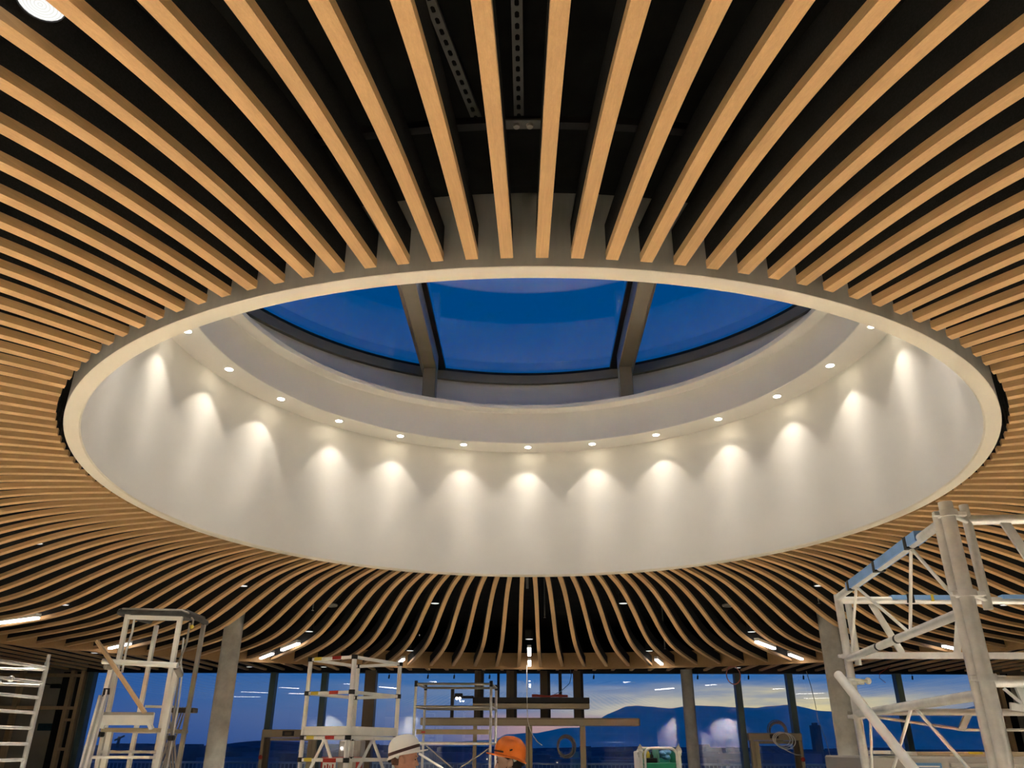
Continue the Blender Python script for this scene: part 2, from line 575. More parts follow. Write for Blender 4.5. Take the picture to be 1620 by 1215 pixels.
# the glazed lantern over the oculus
win = struct('window_1', MB().lathe([(4.45, 7.26), (4.38, 7.26), (4.38, 7.41), (4.44, 7.41), (4.44, 7.45), (4.6, 7.45), (4.6, 7.26)],
                                    (0, CY, 0), 160, close=True), SKYFR, True)
def sp(name, mb, mat, smooth=False):
    o = struct(name, mb, mat, smooth)
    o.parent = win
    return o
sp('seal', MB().lathe([(4.37, 7.41), (4.37, 7.45), (4.43, 7.45), (4.43, 7.41)], (0, CY, 0), 160, close=True), SEAL, True)
for x in (-1.515, 1.515):
    sg = 1 if x > 0 else -1
    yb = math.sqrt(4.43 ** 2 - 1.65 ** 2)
    o = sp('beam', MB().cbox(x - 0.105, x + 0.105, CY - 3.55, CY + 3.55, 7.06, 7.36, 0.012), SKYFR)
    for p_ in (sp('side_rail', MB().cbox(x + sg * 0.125, x + sg * 0.160, CY - yb, CY + yb, 7.14, 7.38, 0.006), SKYFR),
               sp('glazing_strip', MB().box(x - 0.16, x + 0.16, CY - yb, CY + yb, 7.39, 7.45), SEAL),
               sp('beam_foot', MB().cbox(x - 0.10, x + 0.10, CY + 3.35, CY + 3.56, 6.48, 7.10, 0.012), SKYFR)):
        p_.parent = o
def chord(x0, x1, r, z0, z1):
    n = 40
    lo = [(x, CY - math.sqrt(max(r * r - x * x, 0))) for x in np.linspace(x0, x1, n)]
    hi = [(x, CY + math.sqrt(max(r * r - x * x, 0))) for x in np.linspace(x1, x0, n)]
    pts = lo + hi
    m = len(pts)
    mb = MB()
    vs = [(p[0], p[1], z) for z in (z0, z1) for p in pts]
    fs = [tuple(range(m))[::-1], tuple(range(m, 2 * m))] + [(i, (i + 1) % m, m + (i + 1) % m, m + i) for i in range(m)]
    return mb.add(vs, fs)
for x0, x1 in ((-4.38, -1.52), (-1.51, 1.51), (1.52, 4.38)):
    sp('pane', chord(x0, x1, 4.385, 7.45, 7.462), SKYGLASS)

# ------------------------------------------------------------------ ceiling slats, 144 in a ring
def slat_meshes():
    rs = list(np.linspace(RS, 8.9, 44)) + list(np.linspace(9.1, RF, 10))
    hw = 0.0325
    def strip(lo, hi, half, r0):
        mb = MB()
        rings = []
        for r in rs:
            z = zslat(r)
            x = max(r, r0) - RS
            rings.append([(x, -half, z + lo), (x, half, z + lo), (x, half, z + hi), (x, -half, z + hi)])
        n = 4
        vs = [p for q in rings for p in q]
        fs = []
        for j in range(len(rings) - 1):
            for i in range(n):
                fs.append((j * n + i, j * n + (i + 1) % n, (j + 1) * n + (i + 1) % n, (j + 1) * n + i)[::-1])
        fs.append((0, 1, 2, 3))
        e = (len(rings) - 1) * n
        fs.append((e + 3, e + 2, e + 1, e))
        return mb.add(vs, fs)
    org = (0, 0, zslat(RS))
    return (strip(0.0, 0.048, hw, RS).mesh('batten', OAK, org),
            strip(0.048, 0.215, hw - 0.002, RS + 0.006).mesh('backing_fin', BLACK, org))
m_batten, m_fin = slat_meshes()
def slat_label(k):
    side = 'right' if k > 0 else 'left'
    i = abs(k)
    if i <= 36:
        return 'curved oak ceiling slat on the window side, %s to the %s of the centre line' % (nth(i), side)
    return 'curved oak ceiling slat overhead, %s to the %s of the perforated centre rail' % (nth(73 - i), side)
SL = 'radial oak ceiling slats around the oculus'
proto = None
for k in [i for i in range(-72, 73) if i]:
    az_ = (abs(k) - 0.5) * 2.5 * (1 if k > 0 else -1)
    loc = polar(RS, az_, zslat(RS))
    rz = PI / 2 - math.radians(az_)
    if proto is None:
        proto = root('ceiling_slat', loc, slat_label(k), 'ceiling slat', SL, rz)
        for nm, me in (('batten', m_batten), ('backing_fin', m_fin)):
            o = bpy.data.objects.new(nm, me)
            COL.objects.link(o)
            o.parent = proto
    else:
        dup(proto, loc, rz, slat_label(k), SL)

# curved fascia closing the ring of slats
struct('trim_2', MB().lathe([(RF + 0.01, 3.345), (RF + 0.05, 3.345), (RF + 0.05, 3.70), (RF + 0.01, 3.70)], (0, CY, 0), 240, close=True), FASCIA, True)

# black board over the straight soffit
def soffit_board():
    xs_ = np.linspace(-13.9, 13.9, 80)
    mb = MB()
    lo, hi = [], []
    for x in xs_:
        r_ = RF + 0.06
        y_ = CY + math.sqrt(r_ * r_ - x * x) if abs(x) < r_ - 0.02 else CY
        lo.append((x, y_))
        hi.append((x, YF - 0.16))
    n = len(xs_)
    vs = [(p[0], p[1], z) for z in (3.632, 3.66) for p in lo + hi]
    fs = []
    for i in range(n - 1):
        fs += [(i, n + i, n + i + 1, i + 1), (2 * n + i, 2 * n + i + 1, 3 * n + i + 1, 3 * n + i)]
    return mb.add(vs, fs)
struct('ceiling_soffit', soffit_board(), DECK)

# straight slats of the soffit between fascia and facade
xs = [(i + 0.5) * 0.45 for i in range(-30, 30)]
nl = [x for x in xs if x < 0]
for x in xs:
    rr = RF + 0.09
    y0 = CY + math.sqrt(rr * rr - x * x) if abs(x) < rr - 0.05 else 8.0 if abs(x) > rr + 0.06 else CY + 1.6
    mb = MB().box(x - 0.035, x + 0.035, y0, YF - 0.16, 3.44, 3.482)
    i = int(abs(x) / 0.45 + 0.5 + 1e-6) + 0
    i = max(i, 1)
    solo('soffit_slat', mb, OAK, 'straight oak soffit slat beyond the curved fascia, %s to the %s of the centre line' % (nth(i), 'right' if x > 0 else 'left'),
         'ceiling slat', 'straight soffit slats along the facade', smooth=False)

# ------------------------------------------------------------------ cove lamps
def beam_light(name, energy):
    """downlight with a measured-looking beam: strong straight down, cut off at about 38 degrees"""
    ld = bpy.data.lights.new(name, 'SPOT')
    ld.energy = energy
    ld.color = (1.0, 0.93, 0.82)
    ld.spot_size = math.radians(84)
    ld.spot_blend = 0.05
    ld.shadow_soft_size = 0.025
    ld.use_nodes = True
    t = NT(ld.node_tree)
    tcn = t.n('ShaderNodeTexCoord')
    sp_ = t.n('ShaderNodeSeparateXYZ')
    t.l(tcn.outputs['Normal'], sp_.inputs[0])
    c_ = t.math('ABSOLUTE', sp_.outputs[2])
    sn = t.math('SQRT', t.math('SUBTRACT', 1.0001, t.math('MULTIPLY', c_, c_)))
    prof = t.math('MINIMUM', t.math('POWER', t.math('DIVIDE', 0.6, sn), 1.55), 6.0)
    mr = t.n('ShaderNodeMapRange', interpolation_type='SMOOTHSTEP')
    mr.inputs['From Min'].default_value = math.cos(math.radians(40))
    mr.inputs['From Max'].default_value = math.cos(math.radians(34))
    t.l(c_, mr.inputs['Value'])
    em = t.n('ShaderNodeEmission')
    t.l(t.math('MULTIPLY', prof, mr.outputs[0]), em.inputs['Strength'])
    o_ = t.n('ShaderNodeOutputLight')
    t.l(em.outputs[0], o_.inputs[0])
    return ld
CL = 'recessed lamps in the oculus cove'
def cove_label(a):
    if a == 0:
        return 'recessed cove lamp of the oculus, the middle one, straight ahead'
    if abs(a) == 180:
        return 'recessed cove lamp of the oculus, hidden behind the near rim on the centre line'
    i, sd = int(abs(a) / 15), ('right' if a > 0 else 'left')
    return 'recessed cove lamp of the oculus, %s to the %s of the middle one' % (nth(i), sd)
tilt = {0: 2, 15: 0, 30: 3, 45: 4, 60: 6, 75: 3, -15: -5, -30: 1, -45: -8, -60: 10, -75: 3}
cp = None
for a in range(-165, 181, 15):
    p = polar(3.772, a, ZC)
    if cp is None:
        cp = root('cove_lamp', p, cove_label(a), 'ceiling lamp', CL, -math.radians(a))
        part('trim_ring', MB().lathe([(0.045, -0.001), (0.060, -0.004), (0.062, 0.0)], p, 24), WHITEPL, cp)
        part('lamp_lens', MB().disc((p.x, p.y, p.z - 0.003), 0.046, 24), E_COVE, cp)
        # trim and lens are built at this lamp's own turn, so turn the meshes back once
        for ch in cp.children:
            ch.data.transform(Matrix.Rotation(math.radians(a), 4, 'Z'))
    else:
        dup(cp, p, -math.radians(a), cove_label(a), CL)
    ld = beam_light('cove_spot', 17.5)
    lo = bpy.data.objects.new('cove_spot', ld)
    COL.objects.link(lo)
    lo.location = polar(3.772, a, ZC - 0.012)
    lo.rotation_euler = (0, math.radians(tilt.get(a, 0)), -math.radians(a))

# ------------------------------------------------------------------ downlights between the slats
DL = 'round downlights between the ceiling slats'
def down_label(ringname, a):
    if a == 0:
        return 'small round downlight between slats, %s ring, on the centre line' % ringname
    if abs(a) == 180:
        return 'small round downlight between slats, %s ring, behind the viewer on the centre line' % ringname
    i, sd = abs(a), ('right' if a > 0 else 'left')
    words = {15: 'nearest the centre line', 30: 'next to the centre line', 45: 'halfway round to the side', 60: 'well round to the side',
             75: 'almost level with the side', 90: 'level with the oculus centre', 105: 'just past the side', 120: 'overhead at the side',
             135: 'overhead at the side', 150: 'overhead near the viewer', 165: 'right above the viewer'}
    return 'small round downlight between slats, %s ring, %s on the %s' % (ringname, words[i], sd)
dp = None
for rr, azs, rn in ((6.06, range(-165, 166, 30), 'inner'), (7.72, range(-150, 181, 30), 'middle'), (9.22, (-75, -45, -15, 15, 45, 75), 'outer')):
    for a in azs:
        if rr < 7 and a == 165:
            continue                                   # the photo shows none in this gap
        z = zslat(rr) + 0.07
        p = polar(rr, a, z)
        if dp is None:
            dp = root('downlight', p, down_label(rn, a), 'ceiling lamp', DL)
            part('housing', MB().lathe([(0.0705, 0.001), (0.072, -0.002), (0.073, 0.001), (0.073, 0.16), (0.0, 0.16)], p, 24), BLACKPL, dp)
            lens = MB()
            prof = [(0.070, 0.004)]
            for q in range(6):
                r_ = 0.066 - q * 0.011
                prof += [(r_, -0.001), (r_ - 0.006, 0.003)]
            part('ribbed_lens', lens.lathe([(r_, z_) for r_, z_ in prof] + [(0.0, 0.001)], p, 24), E_DOWN, dp)
            ribs = MB()
            for q in range(6):
                ribs.lathe([(0.0635 - q * 0.011, -0.0030), (0.0618 - q * 0.011, -0.0036), (0.0600 - q * 0.011, -0.0030)], p, 24)
            part('lens_ribs', ribs, E_RIB, dp)
        else:
            dup(dp, p, 0, down_label(rn, a), DL)
        ld = bpy.data.lights.new('downlight_spot', 'SPOT')
        near = abs(a) > 100
        ld.energy = (1400 if near else 540) if rr < 7 else (1100 if near else 280) if rr < 9 else 60
        ld.color = (1.0, 0.94, 0.84)
        ld.spot_size = math.radians(76)
        ld.spot_blend = 0.8
        ld.shadow_soft_size = 0.05
        lo = bpy.data.objects.new('downlight_spot', ld)
        COL.objects.link(lo)
        lo.location = (p.x, p.y, p.z - 0.02)
# wall-wash lamps over the white panels behind the viewer
for i, x in enumerate((-11.7, -6.7, 8.6, 11.2)):
    p = Vector((x, -6.9, 3.6))
    dup(dp, p, 0, 'round wall-wash lamp above the white panels behind the viewer, %s from the left' % nth(i + 1), 'wall-wash lamps behind the viewer')
    ld = bpy.data.lights.new('wall_wash', 'SPOT')
    ld.energy = 560
    ld.color = (1.0, 0.94, 0.86)
    ld.spot_size = math.radians(104)
    ld.spot_blend = 0.7
    ld.shadow_soft_size = 0.05
    lo = bpy.data.objects.new('wall_wash', ld)
    COL.objects.link(lo)
    lo.location = (x, -6.9, 3.57)
    lo.rotation_euler = (math.radians(-32), 0, 0)
# small ones in the straight soffit
for i, (x, y) in enumerate(((-6.75, 20.0), (-4.95, 20.0), (-2.25, 20.0), (-1.35, 20.3), (0.0, 20.1), (2.7, 20.0), (4.95, 20.0), (7.2, 20.0), (-9.0, 17.0))):
    p = Vector((x, y, 3.47))
    dup(dp, p, 0, 'tiny downlight in the straight soffit before the glass, ' +
        ('above the left stud wall' if i == 8 else '%s from the left' % nth(i + 1)), 'downlights in the straight soffit')

# ------------------------------------------------------------------ linear lamps near the fascia
LL = 'bright linear lamps between slats near the fascia'
def linear(r0, r1, a, label):
    z = 3.415
    p0, p1 = polar(r0, a, z), polar(r1, a, z)
    m_ = (p0 + p1) / 2
    t = root('linear_light', m_, label, 'ceiling lamp', LL)
    part('channel', MB().bar(p0 + Vector((0, 0, .04)), p1 + Vector((0, 0, .04)), 0.075, 0.05), WHITEPL, t, False)
    d = (p1 - p0).normalized() * 0.01
    part('diffuser', MB().bar(p0 + d, p1 - d, 0.062, 0.03), E_LED, t, False)
inner = {-60: (8.3, 9.6), -30: (8.35, 9.55), 0: (7.95, 9.15), 30: (7.95, 9.15)}
for a in (-60, -30, 0, 30, 60):
    pos = {-60: 'far left of the photo', -30: 'left of centre', 0: 'on the centre line', 30: 'right of centre', 60: 'far right'}[a]
    if a in inner:
        linear(*inner[a], a, 'glowing linear lamp between slats, inner of the pair ' + pos)
    linear(10.3, 11.35, a, 'glowing linear lamp between slats, outer of the pair ' + pos if a != 60 else 'glowing linear lamp between slats at the fascia, beyond the right edge beside the scaffold')
for a in (-75, -45, -15, 15, 45, 75):
    pos = {-75: 'beyond the left edge', -45: 'above the wheeled work platform', -15: 'above the white access tower', 15: 'right of the centre line',
           45: 'behind the big aluminium scaffold', 75: 'beyond the right edge'}[a]
    linear(10.6 if a == 45 else 10.3, 11.35, a, 'single glowing linear lamp at the fascia, ' + pos)

# ------------------------------------------------------------------ things in the dark gaps above the slats
def slotted(a, b, w_=0.045, slot=0.018, pitch=0.055, ln=0.032, flange=0.022):
    """U-channel from a to b with rounded slots in the web that faces down"""
    a, b = Vector(a), Vector(b)
    t = (b - a).normalized()
    sd = t.cross(Vector((0, 0, 1))).normalized()
    up = sd.cross(t).normalized()
    L = (b - a).length
    mb = MB()
    P = lambda s_, x, z=0.0: a + t * s_ + sd * x + up * z
    def quad(s0, s1, x0, x1):
        vs = [P(s0, x0), P(s1, x0), P(s1, x1), P(s0, x1)] + [P(s0, x0, .003), P(s1, x0, .003), P(s1, x1, .003), P(s0, x1, .003)]
        mb.add(vs, [(0, 1, 2, 3), (7, 6, 5, 4), (0, 4, 5, 1), (1, 5, 6, 2), (2, 6, 7, 3), (3, 7, 4, 0)])
    quad(0, L, -w_ / 2, -slot / 2)
    quad(0, L, slot / 2, w_ / 2)
    n = int(L / pitch)
    pos = 0.0
    for i in range(n + 1):
        s1 = min(i * pitch + pitch - ln, L)
        quad(i * pitch, s1, -slot / 2, slot / 2)
        e = min(s1 + ln, L)
        c = 0.006
        for (s_, q) in ((s1, 1), (e, -1)):
            for sx in (-1, 1):
                vs = [P(s_, sx * slot / 2), P(s_ + q * c, sx * slot / 2), P(s_, sx * (slot / 2 - c))]
                mb.add(vs, [(0, 1, 2)])
        if e >= L:
            break
    for x in (-w_ / 2, w_ / 2):
        mb.add([P(0, x), P(L, x), P(L, x, flange), P(0, x, flange)], [(0, 1, 2, 3)])
        mb.add([P(0, x * .9), P(L, x * .9), P(L, x * .9, flange), P(0, x * .9, flange)], [(0, 1, 2, 3)])
    return mb
solo('mounting_rail', slotted((-0.02, 0.2, 4.33), (-0.02, 2.80, 4.33)), CHAN,
     'straight perforated metal rail above the slats, running along the overhead centre gap', 'rail', 'perforated rails above the slats')
solo('mounting_rail', slotted((-0.442, 1.78, 4.335), (-0.213, 2.805, 4.335)), CHAN,
     'slanting perforated metal rail above the slats, left of the straight one', 'rail', 'perforated rails above the slats')
solo('mounting_rail', slotted((-0.03, 12.6, 4.452), (-0.03, 15.2, 4.452)), CHAN,
     'perforated metal rail in the centre gap on the window side', 'rail', 'perforated rails above the slats')
solo('hanger_ring', MB().lathe([(4.86, 4.262), (4.905, 4.262), (4.905, 4.30), (4.86, 4.30)], (0, CY, 0), 160, close=True), BLACKPL,
     'thin black hanger rail curving across the gaps above the slats', 'rail', org=(0, CY, 4.262))
hc = root('rail_clip', (0.0, 2.74, 4.24), 'black connector clip with two bolts under the hanger rail, centre gap', 'clip')
part('clip_plate', MB().cbox(-0.08, 0.08, 2.71, 2.765, 4.245, 4.262, 0.004), CHAN, hc, False)
for x in (-0.03, 0.03):
    part('bolt', MB().lathe([(0.0, -0.014), (0.014, -0.012), (0.017, 0.0)], (x, 2.737, 4.245), 12), GREYTUBE, hc)
duct = MB()
duct.tube((-6.5, 1.62, 4.42), (6.5, 1.62, 4.42), 0.055, 20)
solo('air_duct', duct, RUBBER, 'dark round duct crossing above the slats at the top of the photo', 'duct')
for a, r, lab in ((30, 6.5, 'round grey ceiling speaker between slats right of the centre line'),
                  (-30, 6.5, 'round grey ceiling speaker between slats left of the centre line')):
    p = polar(r, a, zslat(r) + 0.09)
    t = root('ceiling_speaker', p, lab, 'speaker', 'round ceiling speakers')
    part('rim', MB().lathe([(0.075, 0.0), (0.09, -0.008), (0.10, 0.0), (0.10, 0.025), (0.0, 0.03)], p, 28), GREYTUBE, t)
    part('grille', MB().disc((p.x, p.y, p.z - 0.001), 0.075, 28), RUBBER, t)
for a, r, lab in ((2.4, 6.5, 'sprinkler head hanging right of the centre gap'), (-32.4, 6.6, 'sprinkler head hanging left, near the round speaker'),
                  (42.4, 6.6, 'sprinkler head hanging among the slats at the right'), (17.4, 8.7, 'sprinkler head hanging near the fascia right of centre')):
    z = zslat(r)
    p = polar(r, a, z + 0.03)
    t = root('sprinkler_head', p, lab, 'sprinkler', 'sprinkler heads')
    part('pipe', MB().cyl(p, 0.011, z + 0.07, ZD, 10), GREYTUBE, t)
    part('deflector', MB().lathe([(0.0, 0.0), (0.022, 0.0), (0.022, 0.004), (0.006, 0.006), (0.006, 0.04), (0.016, 0.045)], p, 14), GREYTUBE, t)

# ------------------------------------------------------------------ concrete columns
def column(name, x, y, r, z1):
    mb = MB()
    mb.lathe([(r, 0.0), (r, z1), (0.0, z1)], (x, y, 0), 48)
    o = struct(name, mb, CONC, True)
    return o
column('column_1', -4.892, 13.472, 0.152, ZD)
column('column_2', 4.875, 13.451, 0.152, ZD)
column('column_3', 3.76, 20.2, 0.14, 3.44)

# ------------------------------------------------------------------ glazed facade
head = struct('trim_1', MB().box(-10.98, 11.1, YF - 0.15, YF + 0.15, 3.395, ZD), SEAL)
struct('wall_north_west', MB().box(-14, -10.98, YF, YF + 0.2, 0, ZD), GREYWALL)
struct('wall_north_east', MB().box(11.1, 14, YF, YF + 0.2, 0, ZD), GREYWALL)
bays = [(-10.86, -6.32), (-6.32, -5.05), (-5.05, -3.89), (-3.89, -1.23), (-1.23, 1.18), (1.18, 5.06), (5.06, 6.32), (6.32, 8.94), (8.94, 10.98)]
for i, (x0, x1) in enumerate(bays):
    z1 = 3.395
    wn = struct('window_%d' % (i + 2), MB().box(x0 + 0.03, x1 - 0.03, YF - 0.04, YF + 0.06, 0.0, 0.09), MULL)
    pn = struct('pane', MB().box(x0 + 0.02, x1 - 0.02, YF + 0.0, YF + 0.012, 0.09, z1), GLASS)
    pn.parent = wn
    if i in (0, 1, 2, 5, 6, 7, 8):
        xm = x0 if i <= 2 else x1
        if i == 5:
            xm = x1
        ml = struct('mullion', MB().cbox(xm - 0.07, xm + 0.07, YF - 0.14, YF + 0.08, 0, 3.395, 0.006), MULL)
        ml.parent = wn
# the heavy dark posts
struct('column_4', MB().cbox(-4.025, -3.755, YF - 0.25, YF + 0.05, 0, 3.44, 0.01), BROWNST)
def hposts():
    for i, (x0, x1) in enumerate(((-1.34, -1.12), (-0.565, -0.31), (0.252, 0.50), (1.06, 1.30))):
        t = root('portal_post', ((x0 + x1) / 2, YF - 0.15, 0),
                 'brown steel portal post above the entrance, ' + ['leftmost', 'second from the left', 'third from the left', 'rightmost'][i] + ' of four', 'post',
                 'portal posts over the entrance')
        zb = 2.36
        part('web', MB().cbox(x0 + 0.06, x1 - 0.06, YF - 0.17, YF - 0.06, zb, 3.44, 0.004), BROWNST, t, False)
        for x in (x0, x1 - 0.07):
            part('flange', MB().cbox(x, x + 0.07, YF - 0.24, YF - 0.02, zb, 3.44, 0.004), BROWNST if x == x0 else DARKST, t, False)
    for i, (x0, x1) in enumerate(((-0.793, -0.731), (0.704, 0.781))):
        solo('slim_post', MB().cbox(x0, x1, YF - 0.2, YF - 0.12, 2.80, 3.44, 0.004), DARKST,
             'slim dark post standing on the cable tray, ' + ('left' if i == 0 else 'right') + ' one', 'post', 'slim posts over the entrance', smooth=False)
hposts()
# cable tray and casing over the entrance
ct = root('cable_tray', (0, 20.15, 2.559), 'dark cable tray with champagne lower edge across the four portal posts', 'tray')
tr = MB()
tr.box(-1.34, 1.40, 19.95, 20.42, 2.673, 2.69).box(-1.34, 1.40, 19.95, 19.97, 2.673, 2.80).box(-1.34, 1.40, 20.40, 20.42, 2.673, 2.80)
tr.box(-1.34, -1.32, 19.95, 20.42, 2.673, 2.80).box(1.38, 1.40, 19.95, 20.42, 2.673, 2.80)
part('tray', tr, DARKST, ct, False)
part('lower_edge', MB().cbox(-1.34, 1.40, 19.97, 20.40, 2.559, 2.673, 0.006), BEIGEBOX, ct, False)
dc = root('door_casing', (0, 20.3, 2.194), 'long champagne metal casing of the entrance sliding door', 'casing')
part('casing_body', MB().cbox(-2.55, 2.55, 20.08, 20.42, 2.194, 2.362, 0.01), BEIGEBOX, dc, False)
part('groove', MB().box(-2.54, 2.54, 20.071, 20.08, 2.335, 2.343), DARKST, dc, False)
part('end_cap', MB().cbox(-2.57, -2.55, 20.09, 20.41, 2.20, 2.356, 0.005), BEIGEBOX, dc, False)
part('end_cap', MB().cbox(2.55, 2.57, 20.09, 20.41, 2.20, 2.356, 0.005), BEIGEBOX, dc, False)
for i, (x0, x1) in enumerate(((-1.34, -1.25), (-0.10, 0.055), (1.175, 1.305))):
    t = root('door_jamb', ((x0 + x1) / 2, 20.4, 0), 'champagne door post under the long casing, ' + ['left', 'middle', 'right'][i] + ' one', 'post', 'door posts under the casing')
    part('stile', MB().cbox(x0, x1, 20.32, 20.42, 0, 2.194, 0.005), BEIGEBOX, t, False)
    if i == 1:
        part('gap_seal', MB().box(-0.032, -0.016, 20.312, 20.32, 0, 2.19), SEAL, t, False)
# little lamp bracket left of the tray
lb = root('lamp_bracket', (-1.85, 20.3, 2.366), 'dark bracket frame with two tiny lit lamps, left of the cable tray', 'bracket')
part('upright', MB().cbox(-1.89, -1.81, 20.26, 20.34, 2.366, 3.03, 0.005), DARKST, lb, False)
part('cross_bar', MB().cbox(-1.81, -1.34, 20.27, 20.33, 2.79, 2.85, 0.004), DARKST, lb, False)
part('lamp_plate', MB().cbox(-1.79, -1.60, 20.16, 20.30, 2.80, 2.90, 0.01), DARKST, lb, False)
for x in (-1.735, -1.665):
    part('lamp_lens', MB().ball((x, 20.17, 2.785), 0.03, nu=12, nv=8), E_SPOT, lb)
# red and blue cables lying on the tray
rc = MB()
for q in range(5):
    pts = [(0.05 + 0.85 * t_, 20.0 + 0.02 * q, 2.80 + 0.012 * q * abs(math.sin(PI * t_ * (1 + 0.13 * q) + 0.3 * q)) + 0.018) for t_ in np.linspace(0, 1, 14)]
    rc.path(pts, 0.012, 8)
solo('cable_bundle', rc, REDCABLE, 'loose red cable bundle draped along the cable tray edge', 'cable')
solo('hanging_cable', MB().path([(0.55, 20.1, 2.86), (0.75, 20.1, 2.95), (0.95, 20.1, 3.12), (1.0, 20.1, 3.3), (0.97, 20.1, 3.46)], 0.008, 8), BLUELAB,
     'thin blue cable hanging down to the cable tray', 'cable')
solo('lamp_cable', MB().path([(-0.06, 19.0, 3.43), (-0.06, 19.0, 2.9), (-0.055, 19.0, 2.45), (-0.045, 19.0, 2.27), (0.0, 19.0, 2.10), (0.08, 19.0, 1.95), (0.17, 19.0, 1.84), (0.262, 19.0, 1.772)], 0.009, 8),
     WHITECABLE, 'white cable hanging from the centre linear lamp and curling at its end', 'cable')

# side doors in the facade
def door(idx, x0, x1, header, hole, op):
    t = struct('door_%d' % idx, MB().cbox(header[0], header[1], YF - 0.30, YF - 0.12, header[2], header[3], 0.008), BEIGEBOX)
    def dpt(n_, mb, m_):
        o = struct(n_, mb, m_)
        o.parent = t
    dpt('jamb', MB().cbox(x0, x0 + 0.075, YF - 0.27, YF - 0.1, 0, header[2], 0.005), BEIGEBOX)
    dpt('jamb', MB().cbox(x1 - 0.075, x1, YF - 0.27, YF - 0.1, 0, header[2], 0.005), BEIGEBOX)
    dpt('leaf_stile', MB().cbox(x0 + 0.09, x0 + 0.20, YF - 0.22, YF - 0.14, 0, header[2] - 0.01, 0.005), BEIGEBOX if op else BROWNST)
    dpt('leaf_stile', MB().cbox(x1 - 0.20, x1 - 0.09, YF - 0.22, YF - 0.14, 0, header[2] - 0.01, 0.005), BROWNST if op else BEIGEBOX)
    dpt('leaf_rail', MB().cbox(x0 + 0.20, x1 - 0.20, YF - 0.22, YF - 0.14, header[2] - 0.07, header[2] - 0.01, 0.005), BEIGEBOX)
    dpt('control_recess', MB().cbox(hole[0], hole[1], YF - 0.306, YF - 0.295, hole[2], hole[3], 0.003), DARKST)
    dpt('control_unit', MB().cbox(hole[0] + 0.06, hole[1] - 0.06, YF - 0.316, YF - 0.30, hole[2] + 0.02, hole[3] - 0.03, 0.004), BROWNST)
    xb = x0 + 0.04 if not op else x1 - 0.04
    dpt('emergency_button', MB().ball((xb, YF - 0.285, 1.50), 0.05, 0.03, 0.05, 12, 8), REDTAG)
door(1, -6.38, -5.07, (-6.37, -5.10, 1.925, 2.10), (-5.88, -5.60, 1.955, 2.07), False)
door(2, 5.17, 6.37, (5.13, 6.37, 1.90, 2.06), (5.62, 5.82, 1.945, 2.035), True)

# cables and coils by the glass
def coil(name, c, r, rt, n, mat, label, axis_y=True, squash=1.0):
    mb = MB()
    for q in range(n):
        dx, dz, dr = random.uniform(-.02, .02), random.uniform(-.02, .02), random.uniform(-.025, .03)
        pts = [(c[0] + dx + (r + dr) * math.cos(2 * PI * i / 36), c[1] + 0.012 * q, c[2] + dz + squash * (r + dr) * math.sin(2 * PI * i / 36)) for i in range(36)]
        mb.path(pts, rt, 7, closed=True)
    return solo(name, mb, mat, label, 'cable')
coil('cable_coil', (5.865, YF - 0.20, 2.11), 0.20, 0.012, 6, GREYCABLE, 'grey cable coil hung on the glass above the right side door')
wc = MB()
for q in range(3):
    cx_, cz_, r_ = 5.86 + 0.04 * q, 1.93 - 0.02 * q, 0.20 + 0.015 * q
    wc.path([(cx_ + r_ * math.cos(2 * PI * i / 36), YF - 0.38 - 0.012 * q, cz_ + 0.75 * r_ * math.sin(2 * PI * i / 36)) for i in range(36)], 0.010, 7, closed=True)
wc.path([(5.72, YF - 0.4, 1.86), (5.85, YF - 0.4, 1.74), (6.0, YF - 0.4, 1.66), (6.15, YF - 0.39, 1.60), (6.28, YF - 0.36, 1.59)], 0.010, 7)
solo('cable_coil', wc, WHITECABLE, 'loose white cable loops in front of the right side door header', 'cable')
coil('cable_coil', (0.86, YF - 0.073, 1.76), 0.19, 0.014, 6, GREYCABLE, 'grey cable coil on the glass between the entrance posts', squash=1.15)
lp = MB()
lp.path([(4.60 + 0.155 * math.sin(t_), 19.05, 3.225 + 0.19 * math.cos(t_)) for t_ in np.linspace(0, 2 * PI, 28)[:-1]], 0.011, 8, closed=True)
lp.path([(4.55, 19.05, 3.42), (4.53, 18.95, 3.55), (4.5, 18.9, 3.75)], 0.014, 8)
solo('hanging_loop', lp, PINKCABLE, 'pink cable loop hanging from the fascia in front of the glass', 'cable')
solo('hanging_cable', MB().path([(6.72, YF - 0.2, 3.44), (6.78, YF - 0.2, 3.1), (6.82, YF - 0.2, 2.7), (6.83, YF - 0.2, 2.35), (6.95, YF - 0.2, 1.9), (7.0, YF - 0.2, 1.5), (7.02, YF - 0.2, 0.01)], 0.008, 8),
     WHITECABLE, 'thin pale cable hanging down the glass right of the right side door', 'cable')
solo('hanging_cable', MB().path([(8.35, 19.4, 3.5), (8.2, 19.4, 3.40), (8.02, 19.4, 3.30), (8.0, 19.4, 3.20), (8.12, 19.4, 3.10)], 0.006, 6), REDCABLE,
     'thin red wire dangling from the soffit at the glass behind the big aluminium scaffold', 'cable')
for i, x in enumerate((-3.45, -2.48, -1.83, -0.98, 1.57, 4.10, 5.30, 6.63, 9.27)):
    dx = random.uniform(-.03, .03)
    t = root('cable_end', (x, YF - 0.18, 3.28), 'short black cable end dangling at the head of the glass, %s from the left' % nth(i + 1), 'cable', 'cable ends along the glass head')
    part('lead', MB().path([(x, YF - 0.18, 3.44), (x + dx, YF - 0.18, 3.38), (x + dx, YF - 0.18, 3.33)], 0.006, 6), BLACKPL, t)
    part('plug', MB().tube((x + dx, YF - 0.18, 3.335), (x + dx - 0.01, YF - 0.18, 3.25), 0.02, 8), BLACKPL, t)

